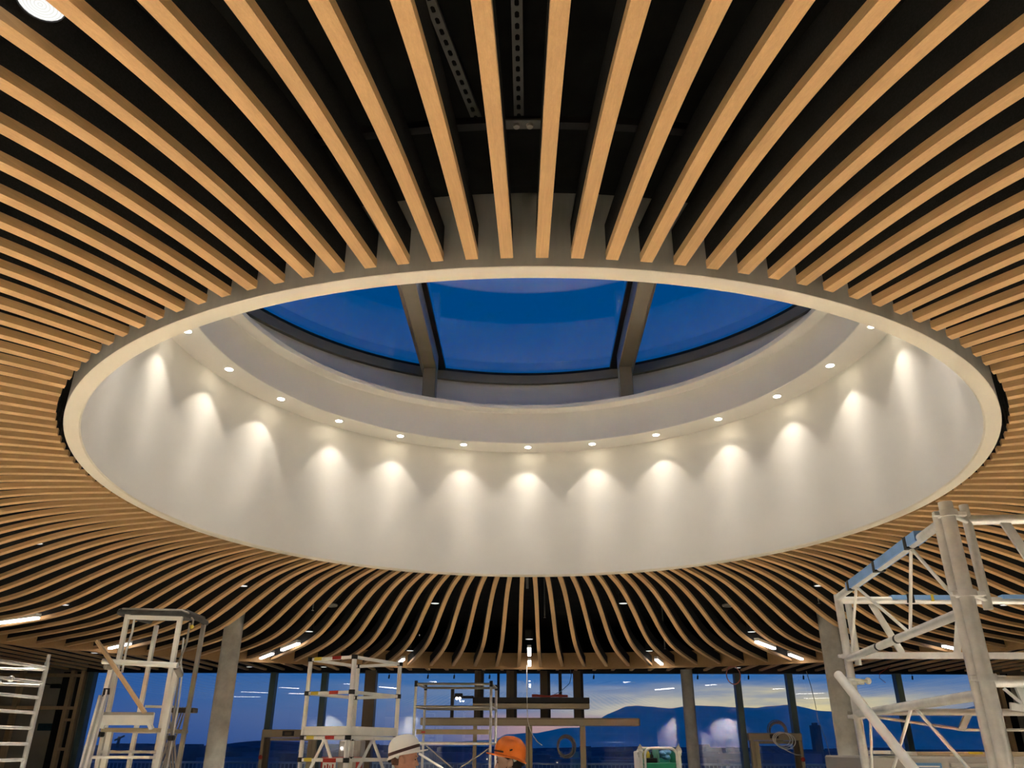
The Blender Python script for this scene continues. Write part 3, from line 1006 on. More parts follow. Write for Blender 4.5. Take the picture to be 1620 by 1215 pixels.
# ------------------------------------------------------------------ unfinished stud walls beside the glass
def studwall(sgn, lab):
    X = lambda v: sgn * v
    def bx(a, b, y0, y1, z0, z1):
        return MB().cbox(min(X(a), X(b)), max(X(a), X(b)), y0, y1, z0, z1, 0.004)
    y0, y1 = YF - 0.14, YF - 0.02
    t = root('stud_frame', (X(12.0), YF - 0.08, 0), 'bare timber stud framing on the wall %s of the glass' % lab, 'framing')
    for a, b in ((11.03, 11.12), (11.28, 11.38), (12.55, 12.67), (13.4, 13.5)):
        part('stud', bx(a, b, y0, y1, 0, 3.43), STUD, t, False)
    for z in (0.6, 1.62, 2.53, 3.28):
        part('noggin', bx(11.12, 11.28, y0, y1, z, z + 0.07), STUD, t, False)
    part('noggin', bx(11.12, 11.28, y0, y1, 2.27, 2.33), STUD, t, False)
    for z in (2.53, 3.28):
        part('rail', bx(11.38, 12.55, y0 + 0.02, y1, z, z + 0.08), STUD, t, False)
        part('rail', bx(12.67, 13.4, y0 + 0.02, y1, z, z + 0.08), STUD, t, False)
    solo('insulation_panel', bx(11.13, 11.27, YF - 0.02, YF - 0.005, 0.02, 3.40), BLACK, 'black panel between the studs right beside the glass, %s wall' % lab, 'panel', smooth=False)
    solo('insulation_panel', bx(11.39, 11.62, YF - 0.02, YF - 0.005, 0.02, 3.40), BLACK, 'black strip between stud and grey board, %s wall' % lab, 'panel', smooth=False)
studwall(-1, 'left')
studwall(1, 'right')
solo('paint_patch', MB().cbox(-11.97, -11.62, YF - 0.012, YF - 0.001, 2.06, 2.22, 0.003), TEALPAINT, 'dark teal patch on the grey board of the left wall', 'patch', smooth=False)
solo('wall_bracket', MB().cbox(-11.85, -11.62, YF - 0.10, YF - 0.002, 3.02, 3.12, 0.01).tube((-12.1, YF - 0.06, 3.13), (-11.85, YF - 0.06, 3.10), 0.012), BLACKPL,
     'small black bracket high on the grey board of the left wall', 'bracket')

# ------------------------------------------------------------------ big aluminium scaffold, right foreground
def clamp(mb, c, r):
    mb.lathe([(r, -0.014), (r + 0.012, -0.014), (r + 0.012, 0.014), (r, 0.014)], c, 16, close=True)
    mb.cbox(c[0] + r, c[0] + r + 0.05, c[1] - 0.014, c[1] + 0.014, c[2] - 0.011, c[2] + 0.011, 0.003)
    mb.cbox(c[0] - r - 0.035, c[0] - r, c[1] - 0.012, c[1] + 0.012, c[2] - 0.011, c[2] + 0.011, 0.003)
NP, FP = (1.945, 3.6), (2.175, 5.7)
sc = root('scaffold_tower', (2.4, 4.6, 0), 'big pale aluminium scaffold tower with blue foam padding, right foreground', 'scaffold')
part('post', MB().cyl(NP, 0.031, 0.0, 2.745, 20), ALU, sc)
part('post', MB().cyl(FP, 0.027, 0.0, 2.69, 16), ALU, sc)
part('post', MB().cyl((4.45, 5.7), 0.027, 0.0, 2.69, 16), ALU, sc)
part('post', MB().cyl((4.10, 3.6), 0.031, 0.0, 2.745, 20), ALU, sc)
part('post', MB().cyl((NP[0] - 0.020, NP[1] + 0.052), 0.024, 0.0, 2.70, 16), ALU, sc)
part('post_stub', MB().cyl((2.11, 3.75), 0.021, 2.285, 2.775, 14), ALU, sc)
part('post_stub', MB().cyl((FP[0] + 0.075, FP[1] + 0.03), 0.022, 2.225, 2.655, 14), ALU, sc)
for z in (2.66, 2.30, 1.95):
    cm = MB()
    clamp(cm, (NP[0], NP[1], z + 0.03), 0.032)
    cm.tube((NP[0] + 0.03, NP[1] + 0.02, z + 0.03), (2.11, 3.75, z + 0.03), 0.011, 10)
    part('clamp', cm, ALU, sc)
for z in (2.28, 2.11, 1.90):
    cm = MB()
    clamp(cm, (FP[0], FP[1] - 0.0, z), 0.028)
    part('clamp', cm, ALU, sc)
top0, top1 = Vector((NP[0], NP[1], 2.672)), Vector((FP[0], FP[1], 2.672))
mid0, mid1 = Vector((NP[0], NP[1], 2.262)), Vector((FP[0], FP[1], 2.262))
low0, low1 = Vector((NP[0], NP[1], 1.918)), Vector((FP[0], FP[1], 1.918))
part('rail', MB().tube(top0, top1, 0.023, 14), ALU, sc)
part('rail', MB().tube(mid0, mid1, 0.023, 14), ALU, sc)
part('rail', MB().tube(low0, low1, 0.023, 14), ALU, sc)
along = lambda a, b, y: a + (b - a) * ((y - a.y) / (b.y - a.y))
for ya, yb in ((5.22, 5.62), (5.22, 4.40), (4.14, 4.40), (4.14, 3.64)):
    part('lattice_brace', MB().tube(along(top0, top1, ya) - Vector((0, 0, .015)), along(mid0, mid1, yb), 0.009, 10), WHITETUBE, sc)
low2a, low2b = Vector((NP[0], NP[1], 1.50)), Vector((FP[0], FP[1], 1.50))
for ya, yb in ((5.40, 5.62), (5.40, 4.55), (4.62, 5.30), (4.55, 3.75)):
    part('lattice_brace', MB().tube(along(low0, low1, ya) - Vector((0, 0, .015)), along(low2a, low2b, yb), 0.009, 10), WHITETUBE, sc)
part('rail', MB().tube(low2a, low2b, 0.023, 14), ALU, sc)
pad = MB()
for a_, b_ in ((5.36, 4.72), (4.70, 4.14), (4.14, 3.98)):
    pa, pb = along(top0, top1, a_) + Vector((0, 0, 0.012)), along(top0, top1, b_) + Vector((0, 0, 0.012))
    pad.bar(pa, pb, 0.058, 0.05)
part('foam_padding', pad, BLUEPAD, sc, False, label='blue foam padding')
for y in (4.71, 4.13, 5.30):
    part('tape', MB().bar(along(top0, top1, y + 0.02) + Vector((0, 0, .008)), along(top0, top1, y - 0.02) + Vector((0, 0, .008)), 0.063, 0.062), BLACKPL, sc, False)
for y in (4.62, 4.98):
    part('tape', MB().tube(along(mid0, mid1, y + 0.014), along(mid0, mid1, y - 0.014), 0.0245, 14), BLACKPL, sc)
# far lattice running to the right
part('rail', MB().tube((FP[0], FP[1], 2.652), (4.45, FP[1], 2.645), 0.025, 14), ALU, sc)
part('rail', MB().bar((FP[0], FP[1], 2.285), (4.45, FP[1], 2.283), 0.03, 0.042), ALU, sc, False)
part('rail', MB().tube((FP[0], FP[1], 1.93), (4.45, FP[1], 1.93), 0.022, 14), GREYTUBE, sc)
part('rail', MB().tube((FP[0] - 0.05, FP[1] + 0.02, 1.925), (3.0, FP[1] + 0.3, 1.83), 0.010, 10), GREYTUBE, sc)
part('rail', MB().tube((3.0, FP[1] + 0.3, 1.83), (4.45, FP[1] + 0.3, 1.83), 0.010, 10), GREYTUBE, sc)
part('flat_brace', MB().bar((2.40, FP[1], 2.63), (2.545, FP[1], 2.30), 0.012, 0.045, (1, 0, 0)), ALU, sc, False)
part('flat_brace', MB().bar((3.01, FP[1], 2.63), (2.915, FP[1], 2.30), 0.012, 0.045, (1, 0, 0)), ALU, sc, False)
part('flat_brace', MB().bar((2.95, FP[1] + 0.1, 1.92), (2.98, FP[1] + 0.3, 1.83), 0.012, 0.05, (1, 0, 0)), GREYTUBE, sc, False)
part('foam_padding', MB().bar((2.54, FP[1], 2.668), (3.0, FP[1], 2.666), 0.06, 0.032), BLUEPAD, sc, False, label='blue foam padding')
part('foam_padding', MB().bar((3.30, FP[1], 2.672), (4.30, FP[1], 2.670), 0.06, 0.028), BLUEPAD, sc, False, label='blue foam padding')
part('tape', MB().bar((2.64, FP[1], 2.660), (2.69, FP[1], 2.660), 0.064, 0.058), BLACKPL, sc, False)
part('tape', MB().bar((2.805, FP[1], 2.664), (2.825, FP[1], 2.664), 0.062, 0.046), YELTAG, sc, False)
# near lattice to the right
part('rail', MB().tube((2.11, 3.75, 2.70), (4.10, 3.6, 2.70), 0.023, 14), ALU, sc)
part('rail', MB().tube((NP[0], 3.6, 1.965), (4.10, 3.6, 1.965), 0.023, 14), ALU, sc)
part('flat_brace', MB().bar((2.27, 3.73, 2.69), (2.42, 3.72, 2.30), 0.012, 0.045, (1, 0, 0)), ALU, sc, False)
hk = MB()
hk.bar((2.08, 3.62, 1.965), (2.10, 3.62, 1.86), 0.014, 0.03, (1, 0, 0)).bar((2.03, 3.62, 1.87), (2.10, 3.62, 1.86), 0.014, 0.03).bar((2.02, 3.62, 1.94), (2.09, 3.62, 1.87), 0.008, 0.012)
part('hook_plate', hk, ALU, sc, False)
part('diagonal_brace', MB().tube((1.975, 5.38, 2.135), (1.995, 4.40, 1.495), 0.028, 16), WHITETUBE, sc)
part('brace_clip', MB().tube((1.97, 5.38, 2.12), (2.28, 5.66, 2.115), 0.010, 10).ball((2.26, 5.64, 2.118), 0.022, nu=10, nv=8), ALU, sc)
for p_ in (NP, FP, (4.45, 5.7), (4.10, 3.6)):
    part('foot_plate', MB().cbox(p_[0] - 0.07, p_[0] + 0.07, p_[1] - 0.07, p_[1] + 0.07, 0.0, 0.012, 0.003), ALU, sc, False)

# stack behind the scaffold
cr = root('site_container', (3.6, 8.0, 0), 'tall grey sheet-metal site container with a blue label, behind the big scaffold', 'container')
part('body', MB().cbox(2.885, 4.6, 7.5, 8.6, 0.0, 1.655, 0.015), CRATE, cr, False)
for z in (1.50, 1.57):
    part('rib', MB().cbox(3.56, 4.58, 7.478, 7.5, z, z + 0.035, 0.006), CRATE, cr, False)
lbl = part('label_plate', MB().cbox(3.19, 3.49, 7.488, 7.5, 1.36, 1.605, 0.003), BLUELAB, cr, False, label='blue label plate')
mk = MB()
mk.box(3.22, 3.235, 7.484, 7.488, 1.52, 1.585).box(3.21, 3.235, 7.484, 7.488, 1.57, 1.585).box(3.27, 3.47, 7.484, 7.488, 1.572, 1.583).box(3.27, 3.47, 7.484, 7.488, 1.548, 1.558).box(3.27, 3.42, 7.484, 7.488, 1.525, 1.535)
part('label_marks', mk, WHITEPL, lbl, False)
bd = root('board_stack', (4.1, 8.0, 1.655), 'pale birch boards lying on the grey site container', 'boards')
part('board', MB().cbox(3.60, 4.75, 7.55, 8.5, 1.655, 1.672, 0.003), BOARD, bd, False)
part('board', MB().cbox(3.66, 4.80, 7.58, 8.45, 1.672, 1.690, 0.003), BOARD, bd, False)
part('yellow_tape', MB().cbox(3.78, 3.90, 7.574, 7.60, 1.672, 1.692, 0.002), YELTAG, bd, False)
solo('white_panel', MB().bar((2.97, 7.55, 1.685), (3.28, 7.75, 1.675), 0.30, 0.028), WHITEPL, 'white offcut panel lying on the left end of the grey site container', 'panel', smooth=False)

# ------------------------------------------------------------------ ladder frame tower, left edge
tl = root('ladder_scaffold', (-5.28, 8.3, 0), 'aluminium scaffold tower with ladder rungs, cut off at the left edge', 'scaffold')
xa, ya, xb, yb = -5.255, 9.0, -5.33, 7.75
part('stile', MB().cyl((xa, ya), 0.026, 0.0, 2.54, 14).cyl((xa, ya), 0.019, 2.54, 2.62, 12), ALU, tl)
part('stile', MB().cyl((xb, yb), 0.026, 0.0, 2.54, 14), ALU, tl)
zz = 2.48
for i in range(16):
    part('rung', MB().tube((xa, ya, zz), (xb, yb, zz + 0.0), 0.016 if i else 0.020, 12), ALU, tl)
    zz -= 0.1505
part('rail', MB().tube((xa, ya, 2.462), (-6.6, 8.6, 2.47), 0.014, 10), ALU, tl)
part('rail', MB().tube((xa - 0.02, ya, 2.30), (-6.6, 8.55, 2.33), 0.016, 10), GREYTUBE, tl)
cl_ = lambda f, z: (xa + (xb - xa) * f, ya + (yb - ya) * f, z)
for f, z in ((0.42, 2.33), (0.58, 2.18), (0.50, 1.73), (0.75, 1.88)):
    c = cl_(f, z)
    part('clip', MB().ball((c[0] - 0.0, c[1], c[2]), 0.034, 0.03, 0.034, 10, 8), ALU, tl)
part('diagonal_brace', MB().tube(cl_(0.52, 2.29), (-6.0, 7.9, 2.02), 0.018, 12), WHITETUBE, tl)
part('diagonal_brace', MB().tube(cl_(0.56, 1.70), (-6.0, 7.9, 1.52), 0.018, 12), WHITETUBE, tl)
for c in ((xa, ya), (xb, yb)):
    part('foot_plate', MB().cbox(c[0] - 0.06, c[0] + 0.06, c[1] - 0.06, c[1] + 0.06, 0, 0.012, 0.003), ALU, tl, False)

# ------------------------------------------------------------------ work platform with dark padded guard rail
pd = root('work_platform', (-3.95, 8.7, 0), 'tall narrow beige work platform with black padded top rail, left of the round column', 'platform')
PX0, PX1, PY0, PY1 = -4.225, -3.66, 8.5, 9.15
part('post', MB().bar((PX0, PY0, 0), (PX0, PY0, 2.98), 0.042, 0.04), WHITETUBE, pd, False)
part('post', MB().bar((PX1, PY0, 0), (PX1, PY0, 2.95), 0.045, 0.04), WHITETUBE, pd, False)
part('post', MB().bar((PX0 - 0.01, PY1, 0), (PX0 + 0.03, PY1, 2.95), 0.04, 0.04), WHITETUBE, pd, False)
part('post', MB().bar((PX1 + 0.02, PY1 - 0.2, 0), (PX1 + 0.08, PY1 - 0.2, 2.93), 0.04, 0.04), GREYTUBE, pd, False)
part('hose', MB().path([(PX0 + .05, 8.56, 2.94), (PX0 + .055, 8.56, 2.8), (PX0 + .03, 8.56, 2.62), (PX0 + .03, 8.56, 2.4)], 0.012, 8), WHITEPL, pd)
part('hose', MB().path([(PX1 + .07, 8.6, 2.90), (PX1 + .07, 8.6, 2.7), (PX1 + .03, 8.58, 2.5), (PX1 + .06, 8.58, 2.3), (PX1 + 0.09, 8.56, 1.8), (PX1 + 0.07, 8.56, 1.2)], 0.012, 8), GREYTUBE, pd)
part('hose', MB().path([(PX1 + .03, 8.6, 2.75), (PX1 + .045, 8.6, 2.5), (PX1 + .085, 8.58, 2.4), (PX1 + .10, 8.58, 2.1), (PX1 + 0.10, 8.56, 1.3)], 0.010, 8), WHITEPL, pd)
part('top_rail', MB().bar((PX0, PY0, 2.945), (PX1, PY0, 2.93), 0.045, 0.04), WHITETUBE, pd, False)
gp = MB()
gp.path([(PX0 - 0.03, 9.1, 2.99), (PX0 - 0.09, 8.72, 2.99), (PX0 - 0.10, 8.52, 3.0), (PX0 - 0.06, 8.48, 3.005), (PX1 + 0.02, 8.48, 2.985), (PX1 + 0.07, 8.52, 2.975), (PX1 + 0.10, 8.8, 2.965), (PX1 + 0.08, 9.0, 2.955)], 0.032, 12)
part('padded_guard', gp, RUBBER, pd)
part('guard_tray', MB().cbox(PX0 - 0.06, PX1 + 0.05, 8.52, 9.05, 2.985, 3.03, 0.01), BLACKPL, pd, False)
part('guard_edge', MB().path([(PX0 - 0.10, 8.50, 3.02), (PX0 - 0.04, 8.455, 3.025), (PX1 + 0.02, 8.455, 3.01), (PX1 + 0.075, 8.49, 2.99), (PX1 + 0.10, 8.6, 2.93), (PX1 + 0.10, 8.6, 2.86)], 0.010, 8), GREYTUBE, pd)
part('yellow_knob', MB().ball((PX1 + 0.10, 8.59, 2.86), 0.022, nu=10, nv=8), YELTAG, pd)
part('cross_rail', MB().tube((-4.30, 8.33, 2.488), (-3.53, 8.33, 2.45), 0.027, 14), WHITETUBE, pd)
part('cross_rail_fitting', MB().tube((-4.27, 8.34, 2.44), (-4.23, 8.42, 2.44), 0.03, 12), GREYTUBE, pd)
part('cross_rail_fitting', MB().tube((-3.54, 8.34, 2.43), (-3.52, 8.42, 2.36), 0.032, 12), GREYTUBE, pd)
for i, (x, z0, z1) in enumerate(((-4.27, 0.0, 2.44), (-3.60, 0.0, 2.40))):
    part('front_leg', MB().bar((x - (0.02 if i == 0 else -0.0), 8.28, z0), (x + 0.03, 8.42, z1), 0.046, 0.04), WHITETUBE, pd, False)
part('inner_leg', MB().bar((-4.085, 8.34, 0.0), (-4.085, 8.34, 1.87), 0.05, 0.04), WHITETUBE, pd, False)
kb = MB()
kb.cbox(-4.155, -3.655, 8.26, 8.30, 1.895, 2.012, 0.008)
kb.bar((-4.14, 8.28, 1.93), (-4.15, 8.28, 1.865), 0.05, 0.03).bar((-3.70, 8.28, 1.93), (-3.655, 8.28, 1.862), 0.06, 0.03)
part('toe_board', kb, WHITETUBE, pd, False)
part('toe_board_lip', MB().cbox(-4.16, -3.65, 8.245, 8.26, 1.985, 2.012, 0.004), GREYTUBE, pd, False)
part('deck', MB().cbox(-4.17, -3.62, 8.30, 9.1, 1.835, 1.872, 0.006), BEIGEBOX, pd, False)
part('step', MB().cbox(-4.21, -3.62, 8.26, 8.40, 1.60, 1.625, 0.004), WHITETUBE, pd, False)
part('step', MB().cbox(-4.16, -3.66, 8.36, 8.50, 1.645, 1.672, 0.004), WHITETUBE, pd, False)
part('step', MB().cbox(-4.19, -3.62, 8.22, 8.36, 1.20, 1.225, 0.004), WHITETUBE, pd, False)
part('back_rail', MB().bar((-4.13, 9.1, 2.10), (-3.82, 9.1, 2.095), 0.03, 0.025), WHITETUBE, pd, False)
part('back_rail', MB().bar((-3.86, 9.1, 1.88), (-3.85, 9.1, 2.10), 0.025, 0.025), WHITETUBE, pd, False)
part('control_box', MB().cbox(-3.80, -3.56, 9.0, 9.12, 2.035, 2.085, 0.006), BROWNST, pd, False)
sci = MB()
for q in range(4):
    sci.bar((-3.97 + 0.035 * q, 9.2, 1.40), (-3.82 + 0.03 * q, 9.2, 2.10), 0.012, 0.02)
    sci.bar((-3.80 + 0.03 * q, 9.22, 1.40), (-4.0 + 0.035 * q, 9.22, 2.12), 0.012, 0.02)
part('cable_guide', sci, GREYTUBE, pd, False)
part('outrigger_bracket', MB().cbox(-4.27, -4.20, 8.42, 8.48, 1.79, 1.84, 0.01), BLACKPL, pd, False)
part('outrigger_bracket', MB().cbox(-3.55, -3.49, 8.42, 8.48, 1.76, 1.81, 0.01), BLACKPL, pd, False)
for c in ((PX0, PY0), (PX1, PY0), (PX0, PY1), (PX1 + 0.05, PY1 - 0.2)):
    part('castor', MB().tube((c[0] - 0.02, c[1], 0.05), (c[0] + 0.02, c[1], 0.05), 0.05, 14), BLACKPL, pd)
solo('timber_offcut', MB().bar((-4.345, 8.22, 2.672), (-3.715, 8.20, 2.005), 0.045, 0.03), STUD,
     'long thin timber stick leaning diagonally on the work platform', 'stick', smooth=False)
lg = root('leaning_ladder', (-4.2, 8.3, 0), 'slim aluminium ladder leaning at the left of the work platform', 'ladder')
part('stile', MB().bar((-4.28, 8.1, 0.0), (-4.175, 8.19, 2.16), 0.022, 0.05), ALU, lg, False)
part('stile', MB().bar((-4.23, 8.1, 0.0), (-4.125, 8.19, 2.16), 0.022, 0.05), ALU, lg, False)
part('hook', MB().path([(-4.15, 8.19, 2.15), (-4.15, 8.19, 2.22), (-4.12, 8.21, 2.22), (-4.12, 8.22, 2.17)], 0.012, 8), BLACKPL, lg)

# ------------------------------------------------------------------ white fold-up access tower
A, B_, D_, C_ = Vector((-2.444, 9.3, 0)), Vector((-1.89, 9.0, 0)), Vector((-1.515, 9.8, 0)), Vector((-2.07, 10.1, 0))
wt = root('access_tower', (-1.98, 9.55, 0), 'white folding access tower with black joints and red and yellow marks', 'scaffold')
for p_, r in ((A, .024), (B_, .027), (D_, .024), (C_, .024)):
    part('post', MB().cyl(p_, r, 0.0, 2.60, 14), WHITETUBE, wt)
H_ = lambda p, z: Vector((p.x, p.y, z))
for z in (2.60, 2.245, 1.80, 1.585, 0.6):
    for p_, q_ in ((A, B_), (B_, D_), (A, C_), (C_, D_)):
        part('rail', MB().bar(H_(p_, z), H_(q_, z), 0.028, 0.032), WHITETUBE, wt, False)
    for p_ in (A, B_, C_, D_):
        part('joint', MB().cyl(p_, 0.034, z - 0.022, z + 0.024, 14), BLACKPL, wt)
    mx = lambda f: A + (B_ - A) * f
    if z > 0.7:
        part('yellow_mark', MB().bar(H_(mx(0.10), z + .002), H_(mx(0.27), z + .002), 0.031, 0.035), YELTAG, wt, False)
        part('red_mark', MB().bar(H_(mx(0.52), z + .002), H_(mx(0.72), z + .002), 0.031, 0.035), REDTAG, wt, False)
        ac = lambda f: A + (C_ - A) * f
        part('red_mark', MB().bar(H_(ac(0.82), z + .002), H_(ac(0.94), z + .002), 0.031, 0.035), REDTAG, wt, False)
dk = MB()
for p_, q_ in ((A, B_), (B_, D_), (D_, C_), (C_, A)):
    dk.bar(H_(p_, 1.868), H_(q_, 1.868), 0.02, 0.085)
part('toe_board', dk, WHITETUBE, wt, False)
part('deck', MB().add([H_(A, 1.83), H_(B_, 1.83), H_(D_, 1.83), H_(C_, 1.83), H_(A, 1.845), H_(B_, 1.845), H_(D_, 1.845), H_(C_, 1.845)],
     [(3, 2, 1, 0), (4, 5, 6, 7), (0, 1, 5, 4), (1, 2, 6, 5), (2, 3, 7, 6), (3, 0, 4, 7)]), GREYTUBE, wt, False)
for p_, q_ in ((A, B_), (B_, D_)):
    mm = (p_ + q_) / 2
    part('brace', MB().tube(H_(mm, 1.79), H_(p_ + (mm - p_) * -0.05, 1.20), 0.017, 10), WHITETUBE, wt)
    part('brace', MB().tube(H_(mm, 1.79), H_(q_ + (mm - q_) * -0.05, 1.20), 0.017, 10), WHITETUBE, wt)
    part('brace_knob', MB().ball(H_(mm, 1.775), 0.03, nu=10, nv=8), WHITEPL, wt)
sg = root('safety_sign', (-2.03, 9.05, 1.37), 'white safety sign with red header and small symbols, hung on the white access tower', 'sign')
sa, sb = A + (B_ - A) * 0.52, A + (B_ - A) * 0.80
sd_ = Vector((0, -0.035, 0))
part('sign_plate', MB().add([H_(sa, 1.36) + sd_, H_(sb, 1.36) + sd_, H_(sb, 1.585) + sd_, H_(sa, 1.585) + sd_, H_(sa, 1.36) + sd_ * .7, H_(sb, 1.36) + sd_ * .7, H_(sb, 1.585) + sd_ * .7, H_(sa, 1.585) + sd_ * .7],
     [(0, 1, 2, 3), (7, 6, 5, 4), (0, 4, 5, 1), (1, 5, 6, 2), (2, 6, 7, 3), (3, 7, 4, 0)]), WHITEPL, sg, False)
hd = sd_ * 1.1
part('sign_header', MB().add([H_(sa, 1.565) + hd, H_(sb, 1.565) + hd, H_(sb, 1.605) + hd, H_(sa, 1.605) + hd], [(0, 1, 2, 3)]), REDTAG, sg, False)
sym = MB()
for q in range(4):
    pa_, pb_ = sa + (sb - sa) * (0.14 + 0.2 * q), sa + (sb - sa) * (0.14 + 0.2 * q + (0.12 if q != 2 else 0.07))
    z0_ = 1.49 + 0.012 * (q % 2)
    sym.add([H_(pa_, z0_) + hd, H_(pb_, z0_) + hd, H_(pb_, z0_ + 0.045) + hd, H_(pa_, z0_ + 0.05) + hd], [(0, 1, 2, 3)])
part('sign_symbols', sym, REDTAG, sg, False)
# red-framed trolley standing behind it
rt_ = root('red_trolley', (-2.25, 10.9, 0), 'red post frame with grey cabinet standing behind the white access tower', 'trolley')
part('frame_post', MB().cbox(-2.60, -2.53, 10.86, 10.93, 0, 1.60, 0.006), REDTAG, rt_, False)
part('frame_post', MB().cbox(-2.16, -2.09, 10.86, 10.93, 0, 1.60, 0.006), REDTAG, rt_, False)
part('frame_bar', MB().cbox(-2.60, -2.09, 10.86, 10.93, 1.55, 1.60, 0.006), REDTAG, rt_, False)
part('cabinet', MB().cbox(-2.42, -2.14, 11.0, 11.3, 0.3, 1.79, 0.01), GREYTUBE, rt_, False)
part('cabinet_door', MB().cbox(-2.39, -2.17, 10.985, 11.0, 0.35, 1.68, 0.006), CRATE, rt_, False)
part('shelf', MB().cbox(-2.53, -2.16, 10.88, 11.3, 0.28, 0.30, 0.004), GREYTUBE, rt_, False)
part('lamp_lens', MB().ball((-2.38, 10.98, 1.70), 0.014, nu=10, nv=8), E_SPOT, rt_)

# ------------------------------------------------------------------ grey scaffold in front of the entrance
gs = root('grey_scaffold', (-1.33, 15.5, 0), 'slim grey scaffold tower with an aluminium deck, between the two workers', 'scaffold')
GX0, GX1, GY0, GY1 = -2.02, -0.68, 15.0, 16.0
for x, y in ((GX0, GY0), (GX1, GY0), (GX0 + 0.05, GY1), (GX1 + 0.05, GY1)):
    part('post', MB().cyl((x, y), 0.024, 0.0, 2.78, 12), ALU, gs)
    part('joint', MB().cyl((x, y), 0.03, 2.70, 2.80, 12), DARKST, gs)
for z, rr in ((2.745, 0.022), (2.371, 0.02), (1.783, 0.022)):
    for y, o_ in ((GY0, 0), (GY1, 0.05)):
        part('rail', MB().tube((GX0 + o_, y, z), (GX1 + o_, y, z), rr, 12), WHITETUBE if z < 2 else GREYTUBE, gs)
    for x in (GX0, GX1):
        part('rail', MB().tube((x, GY0, z), (x + 0.05, GY1, z), rr, 12), GREYTUBE, gs)
part('deck', MB().cbox(GX0 + 0.08, GX1 - 0.05, GY0 + 0.05, GY1 - 0.05, 1.94, 1.99, 0.006), ALU, gs, False)
part('toe_board', MB().cbox(GX0 + 0.04, GX1 - 0.03, GY0 + 0.01, GY0 + 0.035, 1.925, 2.005, 0.004), BEIGEBOX, gs, False)
part('red_mark', MB().cbox(GX0 + 0.13, GX0 + 0.20, GY0 + 0.003, GY0 + 0.01, 1.945, 1.975, 0.002), REDTAG, gs, False)
part('diagonal_brace', MB().tube((GX0 + 0.2, GY0, 1.77), (GX1 - 0.1, GY0, 0.98), 0.012, 10), GREYTUBE, gs)
part('diagonal_brace', MB().tube((GX1, GY0 + 0.03, 1.72), (GX0 + 0.15, GY0 + 0.03, 0.98), 0.012, 10), GREYTUBE, gs)
part('diagonal_brace', MB().tube((GX0 + 0.12, GY0 - 0.05, 1.62), (-1.2, GY0 - 0.3, 1.25), 0.02, 10), WHITETUBE, gs)

# ------------------------------------------------------------------ green cart near the right column by the glass
gc = root('green_cart', (1.64, 11.3, 0), 'green plastic cart with rounded metal frame and white wrapped corners', 'cart')
def arch(x0, x1, y, z0, z1, r, rt, n=8):
    pts = [(x0, y, z0)]
    for i in range(n + 1):
        a = PI - PI / 2 * i / n
        pts.append((x0 + r + r * math.cos(a), y, z1 - r + r * math.sin(a)))
    for i in range(n + 1):
        a = PI / 2 - PI / 2 * i / n
        pts.append((x1 - r + r * math.cos(a), y, z1 - r + r * math.sin(a)))
    pts.append((x1, y, z0))
    return MB().path(pts, rt, 12)
part('tube_frame', arch(1.45, 1.85, 11.0, 0.1, 1.715, 0.085, 0.017), ALU, gc)
part('tube_frame', arch(1.42, 1.86, 11.62, 0.1, 1.715, 0.085, 0.017), ALU, gc)
part('side_panel', MB().cbox(1.855, 1.90, 10.98, 11.65, 0.25, 1.68, 0.012), GREEN, gc, False)
part('side_panel', MB().cbox(1.385, 1.42, 10.98, 11.65, 0.25, 1.68, 0.012), WHITEPL, gc, False)
part('back_panel', MB().cbox(1.43, 1.85, 11.60, 11.64, 0.25, 1.66, 0.008), TEALSHEET, gc, False)
part('front_panel', MB().cbox(1.47, 1.83, 11.01, 11.04, 0.25, 1.545, 0.008), GREEN, gc, False)
part('shelf', MB().cbox(1.43, 1.85, 11.04, 11.60, 1.52, 1.545, 0.006), GREEN, gc, False)
part('divider', MB().cbox(1.625, 1.635, 11.02, 11.58, 1.545, 1.70, 0.003), TEALSHEET, gc, False)
for x in (1.395, 1.875):
    wrap = MB()
    for q in range(4):
        wrap.ball((x + random.uniform(-.012, .012), 11.0 + random.uniform(-.01, .02), 1.70 - 0.02 * q), 0.035 - 0.003 * q, 0.03, 0.035, 8, 6,
                  Matrix.Rotation(random.uniform(0, 2), 3, 'Y'))
    wrap.add([(x - .03, 10.98, 1.72), (x + .0, 10.97, 1.77), (x + .035, 10.98, 1.70), (x, 11.0, 1.68)], [(0, 1, 2, 3), (0, 3, 2, 1)])
    wrap.bar((x, 10.99, 1.68), (x + 0.005, 10.985, 1.45), 0.035, 0.03)
    part('corner_wrap', wrap, WHITEPL, gc)
solo('tool_case', MB().cbox(1.475, 1.615, 11.08, 11.27, 1.546, 1.60, 0.006).box(1.49, 1.60, 11.075, 11.08, 1.57, 1.575), BLACKPL, 'flat black case in the left half of the green cart', 'case', smooth=False)
solo('yellow_bag', MB().ball((1.515, 11.35, 1.622), 0.05, 0.06, 0.075, 12, 8), YELTAG, 'small yellow bundle at the back left in the green cart', 'bundle')
solo('dark_bottle', MB().lathe([(0, 0), (0.022, 0), (0.022, 0.08), (0.009, 0.10), (0.009, 0.125), (0, 0.125)], (1.59, 11.40, 1.546), 14), BLACKPL, 'small dark bottle at the back of the green cart', 'bottle')
bb = MB()
for q in range(7):
    bb.ball((1.73 + random.uniform(-.03, .03), 11.25 + random.uniform(-.1, .1), 1.612 + 0.009 * q), 0.06, 0.07, 0.035, 10, 7, Matrix.Rotation(random.uniform(-.6, .6), 3, 'Y'))
solo('blue_sack', bb, BLUEBAG, 'crumpled blue plastic sack in the right half of the green cart', 'sack')

